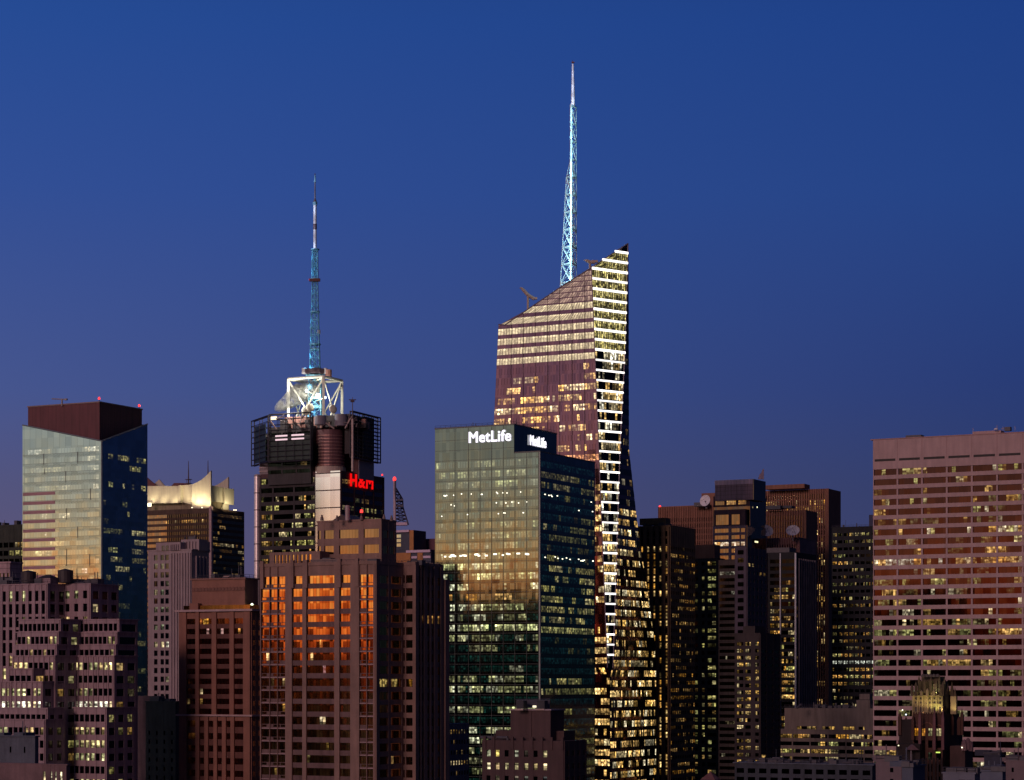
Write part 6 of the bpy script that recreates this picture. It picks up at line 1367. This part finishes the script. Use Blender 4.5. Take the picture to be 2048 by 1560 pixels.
    q = MB(); q.box(T2.L - U * (T2.wl * .66) + NL * .1 + Z * zz(1381, T2.D), -U * 1.5, NL * .1, Z * 2.0); T.part('lit_niche', go, q)
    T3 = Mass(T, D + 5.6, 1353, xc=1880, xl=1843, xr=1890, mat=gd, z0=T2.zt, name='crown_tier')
    for x, w in ((1847, 1.5), (1854, 1.4), (1861, 1.6), (1868, 1.5), (1875, 1.5)):
        q = MB(); p = P3(x, 1354, D + 5.4); q.dome(p, w * .55, 1.0, 10, 4); T.part('lobe', stone('lobe_grey', (.12, .10, .09)), q)
    # uplights on the terrace
    for x, pw in ((1831, 60), (1846, 75), (1858, 85), (1872, 50), (1881, 60)):
        p = P3(x, 1425, D + 1.5); lamp('SPOT', p, pw * 6, (1, .80, .36) if x != 1872 else (.8, 1, .3), .25, T, p + Z * 6 + Vec((0, 1.6, 0)), 120, .8)
    lamp('SPOT', P3(1909, 1424, D + 3), 300, (1, .8, .4), .3, T, P3(1909, 1390, D + 6), 110)
    lamp('SPOT', P3(1873, 1386, D + 2.6), 130, (.8, .9, .5), .3, T, P3(1873, 1368, D + 4.4), 110)
    for x, y, c, e in ((1812, 1430, (.75, .85, 1.0), 4), (1805, 1421, (1, .95, .7), 2.5), (1924, 1496, (1, .9, .6), 3), (1797, 1492, (1, .9, .5), 2)):
        q = MB(); q.dome(P3(x, y, D - 2), .22, .35, 8, 3); T.part('terrace_lamp', plain('tl_%d' % x, (.5, .5, .5), emit=c, es=e), q)
    # lower body: shoulders, gables
    S = Mass(T, D - 3, 1488, xc=1840, xl=1792, xr=1862, mat=bk)
    q = MB(); a, b, c = P3(1815, 1500, D - 5), P3(1838, 1500, D - 5), P3(1826, 1489, D - 5); q.prism([a, b, c], Vec((0, 4, 0))); T.part('gable', stone('gable_rose', (.16, .09, .11)), q)
    q = MB(); q.box(P3(1821, 1530, D - 5), Vec((.35, 0, 0)), Vec((0, .4, 0)), Z * 4.4); T.part('downpipe', plain('pipe_grey', (.25, .2, .22)), q)
    S2 = Mass(T, D - 1, 1492, xc=1930, xl=1900, xr=1946, mat=stone('oxblood_dark', (.07, .035, .035)))
    q = MB()
    for x, y, w, h in ((1929, 1488, 1.6, 1.4), (1936, 1486, 1.4, 1.6), (1942, 1489, 1.2, 1.0)): p = P3(x, y, D - 1); q.dome(p, w * .6, h, 8, 3); q.cbox(p - Z * 2, w, w, 2)
    T.part('chimney_cluster', stone('gable_rose', ()), q)
    for j in range(6):
        q = MB(); q.box(P3(1844 + j * 7.5, 1560, D - 4), Vec((.5, 0, 0)), Vec((0, .6, 0)), Z * ((1560 - 1516) / F * D)); T.part('buttress', bk, q)
    T.finish()
    # bottom right roofs
    def lowb(name, lab, D, xl, xc, xr, yt, col, bays=None, sd=1, cat='building'):
        T = Thing(name, lab, cat, (tx(xc) * D, D, 0)); mt = stone(name + '_%d' % sd, col, .12, streak=.2); A = Mass(T, D, yt, xc=xc, xl=xl, xr=xr, mat=mt)
        if bays: A.left(yt + 12, 22, .4, bays, 1, dict(seed=sd, p=.0), gl, nf=2, wall=mt, dep=.2)
        A.cap(.3, .25); A.plant(sd, 4, mt, 1.4); roof_life(A, sd, n=6, h=1.4); T.finish(); return A
    lowb('low_building', 'pinkish roof block with one small square window at the bottom, left of the gothic tower', 470, 1752, 1804, 1816, 1524, (.17, .12, .14), [(.55, .68)], 41)
    lowb('low_building', 'blue-grey low block at the foot of the gothic tower', 450, 1804, 1826, 1850, 1534, (.10, .11, .16), None, 42)
    lowb('low_building', 'grey-blue low building with two garage-like openings at the bottom right', 480, 1886, 1950, 1960, 1548, (.17, .17, .22), [(.5, .7), (.75, .95)], 43)
    lowb('low_building', 'pale blue-grey flat roof at the bottom edge, second from the right corner', 500, 1955, 2005, 2012, 1543, (.14, .15, .21), None, 44)
    lowb('low_building', 'dull pink rooftop hut with a small dark vent in the bottom right corner', 490, 2012, 2070, 2080, 1524, (.18, .125, .14), [(.2, .28)], 45)
    lowb('roof_hut', 'dark blue-black boxy roof hut in front of the gridded slab at the right', 560, 1968, 2000, 2008, 1512, (.035, .035, .06), None, 46, 'hut')
gothic()
